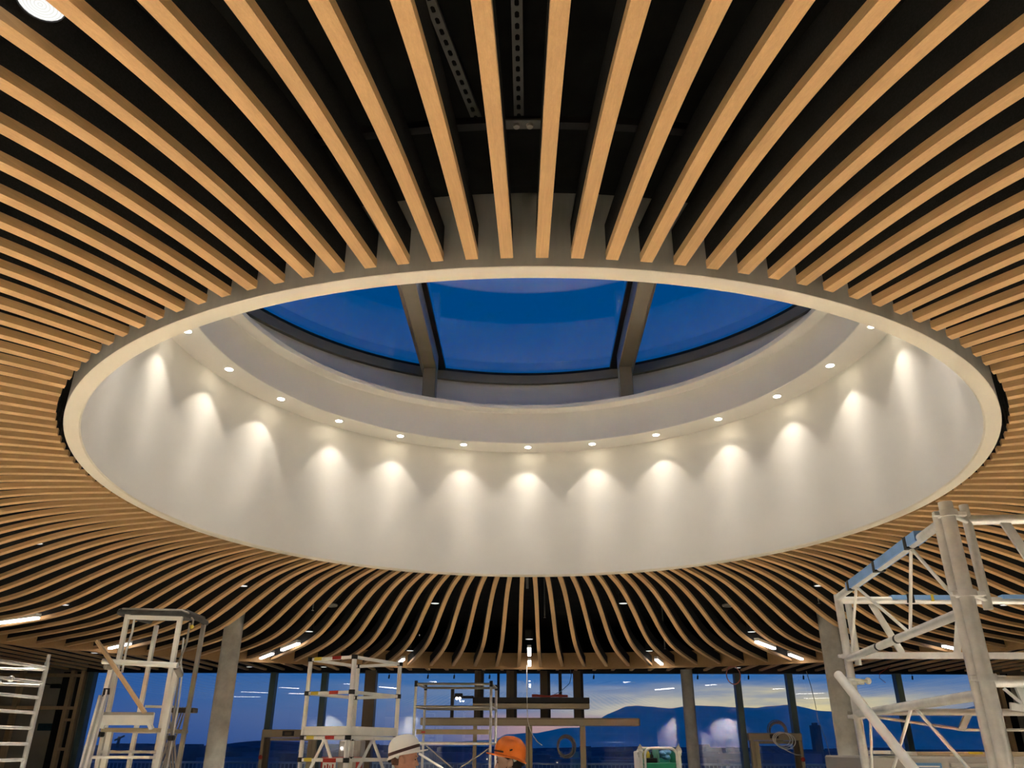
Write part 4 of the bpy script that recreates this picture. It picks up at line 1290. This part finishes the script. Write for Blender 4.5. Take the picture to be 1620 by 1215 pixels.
# ------------------------------------------------------------------ people
def remesh(mb, voxel, name, mat, parent, smooth_it=3):
    me = mb.mesh(name + '_raw', mat, ORG[parent])
    tmp = bpy.data.objects.new(name + '_raw', me)
    COL.objects.link(tmp)
    md = tmp.modifiers.new('r', 'REMESH')
    md.mode = 'VOXEL'
    md.voxel_size = voxel
    md.use_smooth_shade = True
    ms = tmp.modifiers.new('s', 'SMOOTH')
    ms.iterations = smooth_it
    ms.factor = 0.5
    dg = bpy.context.evaluated_depsgraph_get()
    out = bpy.data.meshes.new_from_object(tmp.evaluated_get(dg))
    out.name = name
    bpy.data.objects.remove(tmp)
    if not out.materials:
        out.materials.append(mat)
    o = bpy.data.objects.new(name, out)
    COL.objects.link(o)
    o.parent = parent
    ORG[o] = ORG[parent]
    return o
def ell(c, rx, ry, z, fwd, n=28, e=1.0):
    """horizontal ellipse ring, rx along fwd, ry across"""
    sd = Vector((-fwd.y, fwd.x, 0))
    out = []
    for i in range(n):
        a = 2 * PI * i / n
        p = Vector((c[0], c[1], z)) + fwd * rx * math.cos(a) + sd * ry * math.sin(a)
        out.append(p)
    return out

def worker(x, y, top, face, label, skin, hair_mat, shell, helmet_kind, pitch=0.0, cloth=NAVY):
    """standing worker; top is the height of the bare crown, face the heading (radians)"""
    fwd = Vector((math.cos(face), math.sin(face), 0))
    sd = Vector((-fwd.y, fwd.x, 0))
    t = root('person', (x, y, 0), label, 'person')
    K = top / 1.72
    c = Vector((x, y, 0))
    hz = top - 0.115                                   # head centre height (eye line)
    tilt_ = Matrix.Rotation(pitch, 3, sd)              # + looks down
    piv = c + Vector((0, 0, top - 0.22))
    def hp(f, s_, u):                                  # point in head frame, u relative to eye line
        v = c + fwd * f + sd * s_ + Vector((0, 0, hz + u))
        return piv + tilt_ @ (v - piv)
    body = MB()
    # cranium and face as lofted sections: (u, front, back, half width)
    prof = [(-0.125, 0.048, 0.030, 0.030), (-0.112, 0.078, 0.045, 0.046), (-0.09, 0.088, 0.060, 0.056), (-0.062, 0.091, 0.075, 0.063),
            (-0.03, 0.088, 0.094, 0.069), (0.0, 0.086, 0.102, 0.073), (0.018, 0.096, 0.105, 0.075), (0.045, 0.093, 0.105, 0.076),
            (0.07, 0.080, 0.096, 0.070), (0.092, 0.058, 0.076, 0.056), (0.107, 0.030, 0.045, 0.034), (0.113, 0.008, 0.012, 0.012)]
    rings = []
    for u, fr, bk, hw in prof:
        ring = []
        for i in range(32):
            a = 2 * PI * i / 32
            ca, sa_ = math.cos(a), math.sin(a)
            ex = 0.85
            f = (fr if ca > 0 else bk) * math.copysign(abs(ca) ** ex, ca)
            s_ = hw * math.copysign(abs(sa_) ** ex, sa_)
            ring.append(hp(f, s_, u))
        rings.append(ring)
    body.loft(rings)
    # nose, brow, lips, chin, eyes, ears
    nose = [[hp(0.092, 0.008, 0.012), hp(0.092, -0.008, 0.012), hp(0.080, -0.012, 0.012), hp(0.080, 0.012, 0.012)],
            [hp(0.106, 0.009, -0.015), hp(0.106, -0.009, -0.015), hp(0.080, -0.014, -0.015), hp(0.080, 0.014, -0.015)],
            [hp(0.119, 0.011, -0.036), hp(0.119, -0.011, -0.036), hp(0.080, -0.019, -0.036), hp(0.080, 0.019, -0.036)],
            [hp(0.110, 0.010, -0.046), hp(0.110, -0.010, -0.046), hp(0.080, -0.017, -0.047), hp(0.080, 0.017, -0.047)]]
    body.loft([r_[::-1] for r_ in nose])
    for s_ in (-1, 1):
        body.ball(hp(0.090, 0.030 * s_, 0.020), 0.014, 0.022, 0.008, 12, 8)
        body.ball(hp(0.080, 0.031 * s_, -0.002), 0.012, 0.012, 0.010, 12, 8)
        body.ball(hp(-0.008, 0.079 * s_, -0.012), 0.020, 0.011, 0.033, 12, 8, Matrix.Rotation(face, 3, 'Z') @ Matrix.Rotation(-0.2, 3, 'Y'))
        body.ball(hp(-0.018, 0.087 * s_, -0.006), 0.019, 0.008, 0.031, 12, 8, Matrix.Rotation(face, 3, 'Z'))
    body.ball(hp(0.090, 0, -0.066), 0.011, 0.024, 0.007, 12, 8, Matrix.Rotation(face, 3, 'Z'))
    body.ball(hp(0.088, 0, -0.077), 0.011, 0.021, 0.007, 12, 8, Matrix.Rotation(face, 3, 'Z'))
    body.ball(hp(0.075, 0, -0.105), 0.020, 0.024, 0.018, 12, 8, Matrix.Rotation(face, 3, 'Z'))
    # neck and trunk
    zs = top - 0.30
    tr_ = [(top - 0.16, 0.054, 0.052, -0.002), (top - 0.235, 0.055, 0.057, -0.016), (zs + 0.005, 0.066, 0.082, -0.018), (zs - 0.03, 0.085, 0.165, -0.015),
           (zs - 0.09, 0.105, 0.185, -0.01), (zs - 0.22, 0.118, 0.175, 0.0), (zs - 0.40, 0.105, 0.150, 0.0), (zs - 0.52, 0.105, 0.155, 0.0), (zs - 0.60, 0.108, 0.165, 0.0)]
    trunk = [ell(c + fwd * o_, a_, b_, z, fwd) for z, a_, b_, o_ in tr_]
    body.loft([r_ for r_ in trunk][::-1])
    legs, arms, hands = [], [], []
    for s_ in (-1, 1):
        hip = c + sd * 0.085 * s_
        leg = [(zs - 0.56, 0.085, 0.0), (0.75 * K, 0.075, 0.01), (0.50 * K, 0.058, 0.015), (0.30 * K, 0.055, -0.005), (0.09, 0.040, -0.01), (0.02, 0.042, 0.0)]
        body.loft([ell(hip + fwd * o_ + sd * 0.02 * s_ * (1 - z), r_, r_ * 0.95, z, fwd, 16) for z, r_, o_ in leg][::-1])
        legs.append([(hip + fwd * o_ + sd * 0.02 * s_ * (1 - z), r_ + 0.016, z) for z, r_, o_ in leg[:-1]])
        sh, elb, wr = c + sd * 0.178 * s_ + Vector((0, 0, zs - 0.06)), c + sd * 0.245 * s_ + fwd * 0.0 + Vector((0, 0, zs - 0.34)), c + sd * 0.215 * s_ + fwd * 0.10 + Vector((0, 0, zs - 0.58))
        body.path([sh, (sh + elb) / 2, elb], 0.052, 12, 0.042)
        body.path([elb, (elb + wr) / 2, wr], 0.041, 12, 0.026)
        body.ball(sh, 0.055)
        body.ball(elb, 0.041)
        arms.append((sh, elb, wr))
        dn = (wr - elb).normalized()
        palm = wr + dn * 0.05
        body.ball(palm, 0.040, 0.018, 0.048, 12, 8, Matrix.Rotation(face, 3, 'Z'))
        for q in range(4):
            b0 = palm + dn * 0.035 + fwd * (0.027 - 0.018 * q)
            ln = (0.068, 0.076, 0.071, 0.056)[q]
            body.path([b0, b0 + dn * ln * 0.55 + fwd * 0.004, b0 + dn * ln - sd * s_ * 0.016], 0.0088, 8, 0.0075)
        body.path([palm + fwd * 0.034 - dn * 0.02, palm + fwd * 0.058 + dn * 0.012, palm + fwd * 0.060 + dn * 0.045], 0.0100, 8, 0.0085)
    remesh(body, 0.0055, 'body', skin, t, 2)
    # clothes
    jk = MB()
    jk.loft([ell(c + fwd * o_, a_ + 0.018, b_ + 0.02, z, fwd) for z, a_, b_, o_ in tr_[2:]][::-1])
    jk.loft([ell(c - fwd * 0.012, 0.072, 0.078, z, fwd) for z in (zs + 0.0, zs + 0.055)])
    for sh, elb, wr in arms:
        jk.path([sh, (sh + elb) / 2, elb], 0.068, 14, 0.058)
        jk.path([elb, (elb + wr) / 2, elb + (wr - elb) * 0.97], 0.058, 14, 0.043)
        jk.ball(sh, 0.07)
        jk.ball(elb, 0.058)
    remesh(jk, 0.010, 'jacket', cloth, t, 4)
    tz = MB()
    for lg_ in legs:
        tz.loft([ell(p_, r_, r_, z, fwd, 16) for p_, r_, z in lg_][::-1])
    tz.loft([ell(c, 0.125, 0.18, z, fwd) for z in (zs - 0.70, zs - 0.56)])
    remesh(tz, 0.010, 'trousers', WORK, t, 4)
    for s_ in (-1, 1):
        f_ = c + sd * 0.103 * s_
        bt = MB()
        bt.loft([ell(f_ + fwd * 0.035, 0.135, 0.052, 0.0, fwd, 20), ell(f_ + fwd * 0.035, 0.135, 0.052, 0.04, fwd, 20), ell(f_ + fwd * 0.02, 0.11, 0.048, 0.075, fwd, 20), ell(f_ - fwd * 0.02, 0.06, 0.055, 0.15, fwd, 20)])
        part('boot', bt, BLACKPL, t)
    # hair: thin shell round back and sides
    hr = MB()
    hp_prof = [(-0.085, -0.04, 0.080, 0.056), (-0.055, -0.022, 0.094, 0.069), (-0.035, 0.010, 0.102, 0.0735), (-0.012, 0.030, 0.108, 0.077), (0.012, 0.052, 0.110, 0.079), (0.03, 0.078, 0.112, 0.081), (0.06, 0.088, 0.108, 0.079), (0.09, 0.066, 0.084, 0.062), (0.118, 0.01, 0.02, 0.02)]
    if helmet_kind == 'white':
        hp_prof = [(-0.05, -0.02, 0.096, 0.068), (-0.02, -0.01, 0.105, 0.074), (0.02, 0.035, 0.108, 0.0775), (0.05, 0.086, 0.107, 0.078), (0.09, 0.062, 0.080, 0.060), (0.116, 0.01, 0.02, 0.02)]
    rings = []
    for u, fr, bk, hw in hp_prof:
        ring = []
        for i in range(32):
            a = 2 * PI * i / 32
            ca, sa_ = math.cos(a), math.sin(a)
            mid_ = (fr - bk) / 2
            half = (fr + bk) / 2
            ring.append(hp(mid_ + half * math.copysign(abs(ca) ** 0.85, ca), hw * math.copysign(abs(sa_) ** 0.85, sa_), u))
        rings.append(ring)
    hr.loft(rings)
    part('hair', hr, hair_mat, t)
    for s_ in (-1, 1):
        part('eyebrow', MB().ball(hp(0.096, 0.031 * s_, 0.022), 0.005, 0.017, 0.0035, 10, 6, Matrix.Rotation(face, 3, 'Z')), hair_mat, t)
        part('eye', MB().ball(hp(0.0885, 0.031 * s_, -0.002), 0.006, 0.010, 0.005, 10, 6, Matrix.Rotation(face, 3, 'Z')), BLACKPL, t)
    if helmet_kind == 'orange':
        bd_ = MB()
        rings = []
        for u, fr, bk, hw in ((-0.127, 0.044, 0.02, 0.027), (-0.113, 0.081, 0.0, 0.0475), (-0.09, 0.0905, -0.005, 0.058), (-0.085, 0.080, -0.01, 0.0605), (-0.062, 0.045, -0.012, 0.066), (-0.035, 0.024, -0.012, 0.0705)):
            ring = []
            for i in range(32):
                a = 2 * PI * i / 32
                ca, sa_ = math.cos(a), math.sin(a)
                ring.append(hp((fr - bk) / 2 + (fr + bk) / 2 * math.copysign(abs(ca) ** 0.85, ca), hw * math.copysign(abs(sa_) ** 0.85, sa_), u))
            rings.append(ring)
        bd_.loft(rings)
        part('beard', bd_, STUBBLE, t)
    # hard hat
    DH = 0.102 if helmet_kind == 'white' else 0.114
    hm = MB()
    hp_t = (0.10 if helmet_kind == 'white' else -0.02)
    rot_h = Matrix.Rotation(-0.17 if helmet_kind == 'white' else -0.15, 3, sd)
    hc_ = hp(-0.006, 0, 0.052)
    def q(f, s_, u):
        return hc_ + tilt_ @ (rot_h @ (fwd * f + sd * s_ + Vector((0, 0, u))))
    rings = []
    ND = 14
    for j in range(ND + 1):
        th_ = PI / 2 * j / ND
        rr_, uu = math.cos(th_), math.sin(th_)
        ring = []
        for i in range(48):
            a = 2 * PI * i / 48
            ca, sa_ = math.cos(a), math.sin(a)
            ridge = 0.010 * math.exp(-((sa_ * rr_) / 0.22) ** 2) * (1 if j > 1 else 0.2 * j)
            f = (0.124 if ca > 0 else 0.130) * ca * (rr_ ** 0.8)
            s_ = 0.105 * sa_ * (rr_ ** 0.8)
            ring.append(q(f, s_, 0.012 + DH * uu + ridge))
        rings.append(ring)
    # brim below the dome: peak in front, skirt behind
    lower, edge, edge2, under = [], [], [], []
    for i in range(48):
        a = 2 * PI * i / 48
        ca, sa_ = math.cos(a), math.sin(a)
        pk = max(0.0, ca) ** 2.2
        bk_ = max(0.0, -ca) ** 1.5
        fo = 0.012 + 0.052 * pk
        drop = -0.016 - 0.030 * bk_ + 0.012 * pk
        F, S_ = (0.124 if ca > 0 else 0.130) * ca, 0.105 * sa_
        nrm = Vector((ca, sa_))
        lower.append(q(F, S_, -0.006 - 0.026 * bk_))
        edge.append(q(F + fo * ca + 0.0, S_ + 0.010 * sa_ + 0.004 * sa_ * pk, drop))
        edge2.append(q(F + (fo - 0.002) * ca, S_ + 0.008 * sa_ + 0.004 * sa_ * pk, drop - 0.009))
        under.append(q(F * 0.95, S_ * 0.95, drop - 0.007))
    hm.loft([under, edge2, edge, lower] + rings, cap=False)
    top_r = rings[-1]
    hat = part('hard_hat', hm, shell, t)
    # inside lining keeps the shell thick
    def band(u0, u1, grow, mat, nm, slope=0.0, a0=0, a1=48):
        b_ = MB()
        lo_, hi_, lo2, hi2 = [], [], [], []
        for i in range(a0, a1 + 1):
            a = 2 * PI * i / 48
            ca, sa_ = math.cos(a), math.sin(a)
            for arr, u, g in ((lo_, u0, grow), (hi_, u1, grow), (lo2, u0, grow - 0.006), (hi2, u1, grow - 0.006)):
                uu = u + slope * ca
                k_ = max(0.0, min(1.0, (uu - 0.012) / DH))
                rr_ = math.sqrt(max(0.0, 1 - k_ * k_)) ** 0.8
                F, S_ = (0.124 if ca > 0 else 0.130) * ca * rr_, 0.105 * sa_ * rr_
                arr.append(q(F + g * ca, S_ + g * sa_, uu))
        n_ = len(lo_)
        b_.add(lo_ + hi_ + hi2 + lo2, [(i, i + 1, n_ + i + 1, n_ + i) for i in range(n_ - 1)] + [(n_ + i, n_ + i + 1, 2 * n_ + i + 1, 2 * n_ + i) for i in range(n_ - 1)]
               + [(2 * n_ + i, 2 * n_ + i + 1, 3 * n_ + i + 1, 3 * n_ + i) for i in range(n_ - 1)] + [(3 * n_ + i, 3 * n_ + i + 1, i + 1, i) for i in range(n_ - 1)])
        return part(nm, b_, mat, hat)
    if helmet_kind == 'white':
        band(-0.003, 0.020, 0.003, BROWNB, 'lamp_strap', 0.022)
        for s_ in (1, -1):
            part('strap_clip', MB().ball(q(0.012, 0.1075 * s_, 0.012), 0.006, 0.004, 0.015, 8, 6), WHITEPL, hat)
        part('head_lamp', MB().cbox(-0.02, 0.02, -0.02, 0.02, -0.018, 0.018, 0.005), BLACKPL, hat)
        hl = hat.children[-1]
        hl.data.transform(Matrix.Translation(ORG[t] + q(0.132, 0, 0.030) - ORG[t]) )
    else:
        for s_ in (1, -1):
            part('vent', MB().ball(q(-0.01, 0.1065 * s_, 0.034), 0.013, 0.006, 0.0055, 10, 6, Matrix.Rotation(face, 3, 'Z') @ Matrix.Rotation(0.3, 3, 'Y')), BLACKPL, hat)
        band(0.006, 0.018, 0.002, BROWNB, 'goggle_strap', 0.004, -9, 9)
    # harness at the nape and chin-strap anchors
    hn = MB()
    hn.path([hp(-0.112, s2 * 0.05, -0.022) for s2 in (-1, -0.5, 0, 0.5, 1)], 0.013, 10)
    part('nape_strap', hn, BLACKPL, hat)
    ck = MB()
    for s_ in (1, -1):
        ck.bar(hp(-0.035, 0.085 * s_, 0.045), hp(-0.05, 0.084 * s_, 0.0), 0.006, 0.022, fwd)
    part('chin_strap', ck, WHITEPL, hat, False)
    return t
worker(-0.985, 6.9, 1.742, 0.0, 'person with white hard hat and head lamp strap, facing right', SKIN, HAIRG, HELMW, 'white', 0.05)
worker(-0.150, 6.95, 1.722, PI, 'person with black hair under an orange hard hat, facing left', SKIN2, HAIR, ORANGE, 'orange', 0.04)

# ------------------------------------------------------------------ outside
struct('terrace', MB().box(-40, 40, YF + 0.2, 32, -0.15, -0.02), PAVE)
rl = root('terrace_railing', (0, 26, 0), 'pale blue metal railing with thin bars along the terrace outside', 'railing')
part('hand_rail', MB().cbox(-24, 24, 25.96, 26.04, 1.27, 1.33, 0.01), RAILM, rl, False)
part('bottom_rail', MB().cbox(-24, 24, 25.97, 26.03, 0.08, 0.12, 0.005), RAILM, rl, False)
brs = MB()
for i in range(400):
    x = -24 + i * 0.12
    brs.box(x - 0.012, x + 0.012, 25.99, 26.01, 0.12, 1.27)
o = part('bars', brs, RAILM, rl, False)
o['kind'] = 'stuff'
struct('ground', MB().box(-6000, 6000, 34, 9000, -14.2, -14), LAND)
def ridge(pts, y, depth, base, seed, rough):
    rnd = random.Random(seed)
    xs_ = np.linspace(pts[0][0], pts[-1][0], 260)
    hz_ = np.interp(xs_, [p[0] for p in pts], [p[1] for p in pts])
    ph = [rnd.uniform(0, 6) for _ in range(6)]
    mb = MB()
    vs = []
    nj = 14
    for x, h in zip(xs_, hz_):
        wob = sum(math.sin(x / (60 / (q + 1)) + ph[q]) / (q + 1) for q in range(6)) * rough
        for j in range(nj + 1):
            t_ = j / nj
            if t_ <= 0.7:
                k_ = (t_ / 0.7) ** 1.25
                z = base + (h + wob - base) * k_
                z += (h - base) * 0.05 * math.sin(x / 31 + 5 * t_ + ph[2]) * math.sin(x / 83 + ph[3]) * math.sin(PI * t_ / 0.7)
            else:
                z = base + (h + wob - base) * (1 - (t_ - 0.7) / 0.3)
            vs.append((x, y - depth * 0.7 + depth * t_, z))
    m = nj + 1
    fs = [(i * m + j, i * m + j + 1, (i + 1) * m + j + 1, (i + 1) * m + j)[::-1] for i in range(len(xs_) - 1) for j in range(nj)]
    return mb.add(vs, fs)
RP = [(-1100, 6), (-700, 14), (-408, 26), (-160, 46), (-116, 67), (31, 73), (157, 98), (236, 101), (310, 128), (356, 155), (446, 194), (491, 198), (579, 195), (652, 186), (705, 192), (771, 200),
      (918, 195), (1064, 190), (1197, 204), (1241, 201), (1297, 188), (1340, 180), (1412, 174), (1643, 164), (1787, 159), (1848, 176), (1876, 170), (1978, 170), (2026, 190), (2072, 203), (2117, 209), (2298, 237), (2800, 260)]
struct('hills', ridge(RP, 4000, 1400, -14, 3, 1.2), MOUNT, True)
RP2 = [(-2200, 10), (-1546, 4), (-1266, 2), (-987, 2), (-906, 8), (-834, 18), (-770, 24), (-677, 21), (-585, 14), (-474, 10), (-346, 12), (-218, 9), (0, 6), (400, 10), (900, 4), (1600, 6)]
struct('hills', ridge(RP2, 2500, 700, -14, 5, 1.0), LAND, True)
rnd = random.Random(11)
ct_, lt_ = MB(), MB()
for i in range(900):
    y = rnd.uniform(150, 1500)
    x = rnd.uniform(-0.62, 0.62) * y
    hmax = 1.7 - y * 0.0125 * rnd.uniform(0.15, 1.0)
    wd, dp_ = rnd.uniform(5, 22), rnd.uniform(6, 16)
    ztop = max(-11, min(hmax, 1.0))
    if rnd.random() < 0.06:
        ztop += rnd.uniform(2, 5) * y / 500
    ct_.box(x - wd / 2, x + wd / 2, y, y + dp_, -14, ztop)
    if rnd.random() < 0.22:
        s_ = y * 0.0006
        z_ = ztop - rnd.uniform(0.5, 2.5)
        x_ = x + rnd.uniform(-.4, .4) * wd
        lt_.box(x_ - s_, x_ + s_, y - 0.3, y - 0.05, z_ - s_ * .7, z_ + s_ * .7)
city = solo('distant_city', ct_, CITYM, 'dark blue dusk city roofs far outside below the hills', 'city', org=(0, 600, -14), kind='stuff', smooth=False)
o = part('city_lights', lt_, E_WIN, city, False)
o['kind'] = 'stuff'
tw = solo('distant_tower', MB().box(195.4, 200.4, 600, 608, -14, 17.4).box(196.4, 199.4, 602, 606, 17.4, 19.0), TOWERM, 'lone dark tower block outside, right of the right side door', 'building', smooth=False)
ms = MB()
ms.bar((-192, 400, -14), (-192, 400, 6.3), 0.9, 0.9).bar((-194, 400, 4.6), (-189.6, 400, 6.6), 0.5, 0.7)
for q in range(8):
    ms.bar((-192.8, 400, -12 + 2.2 * q), (-191.2, 400, -10.2 + 2.2 * q), 0.25, 0.25)
solo('distant_crane', ms, TOWERM, 'small dark crane outside, seen through the work platform', 'crane', smooth=False)
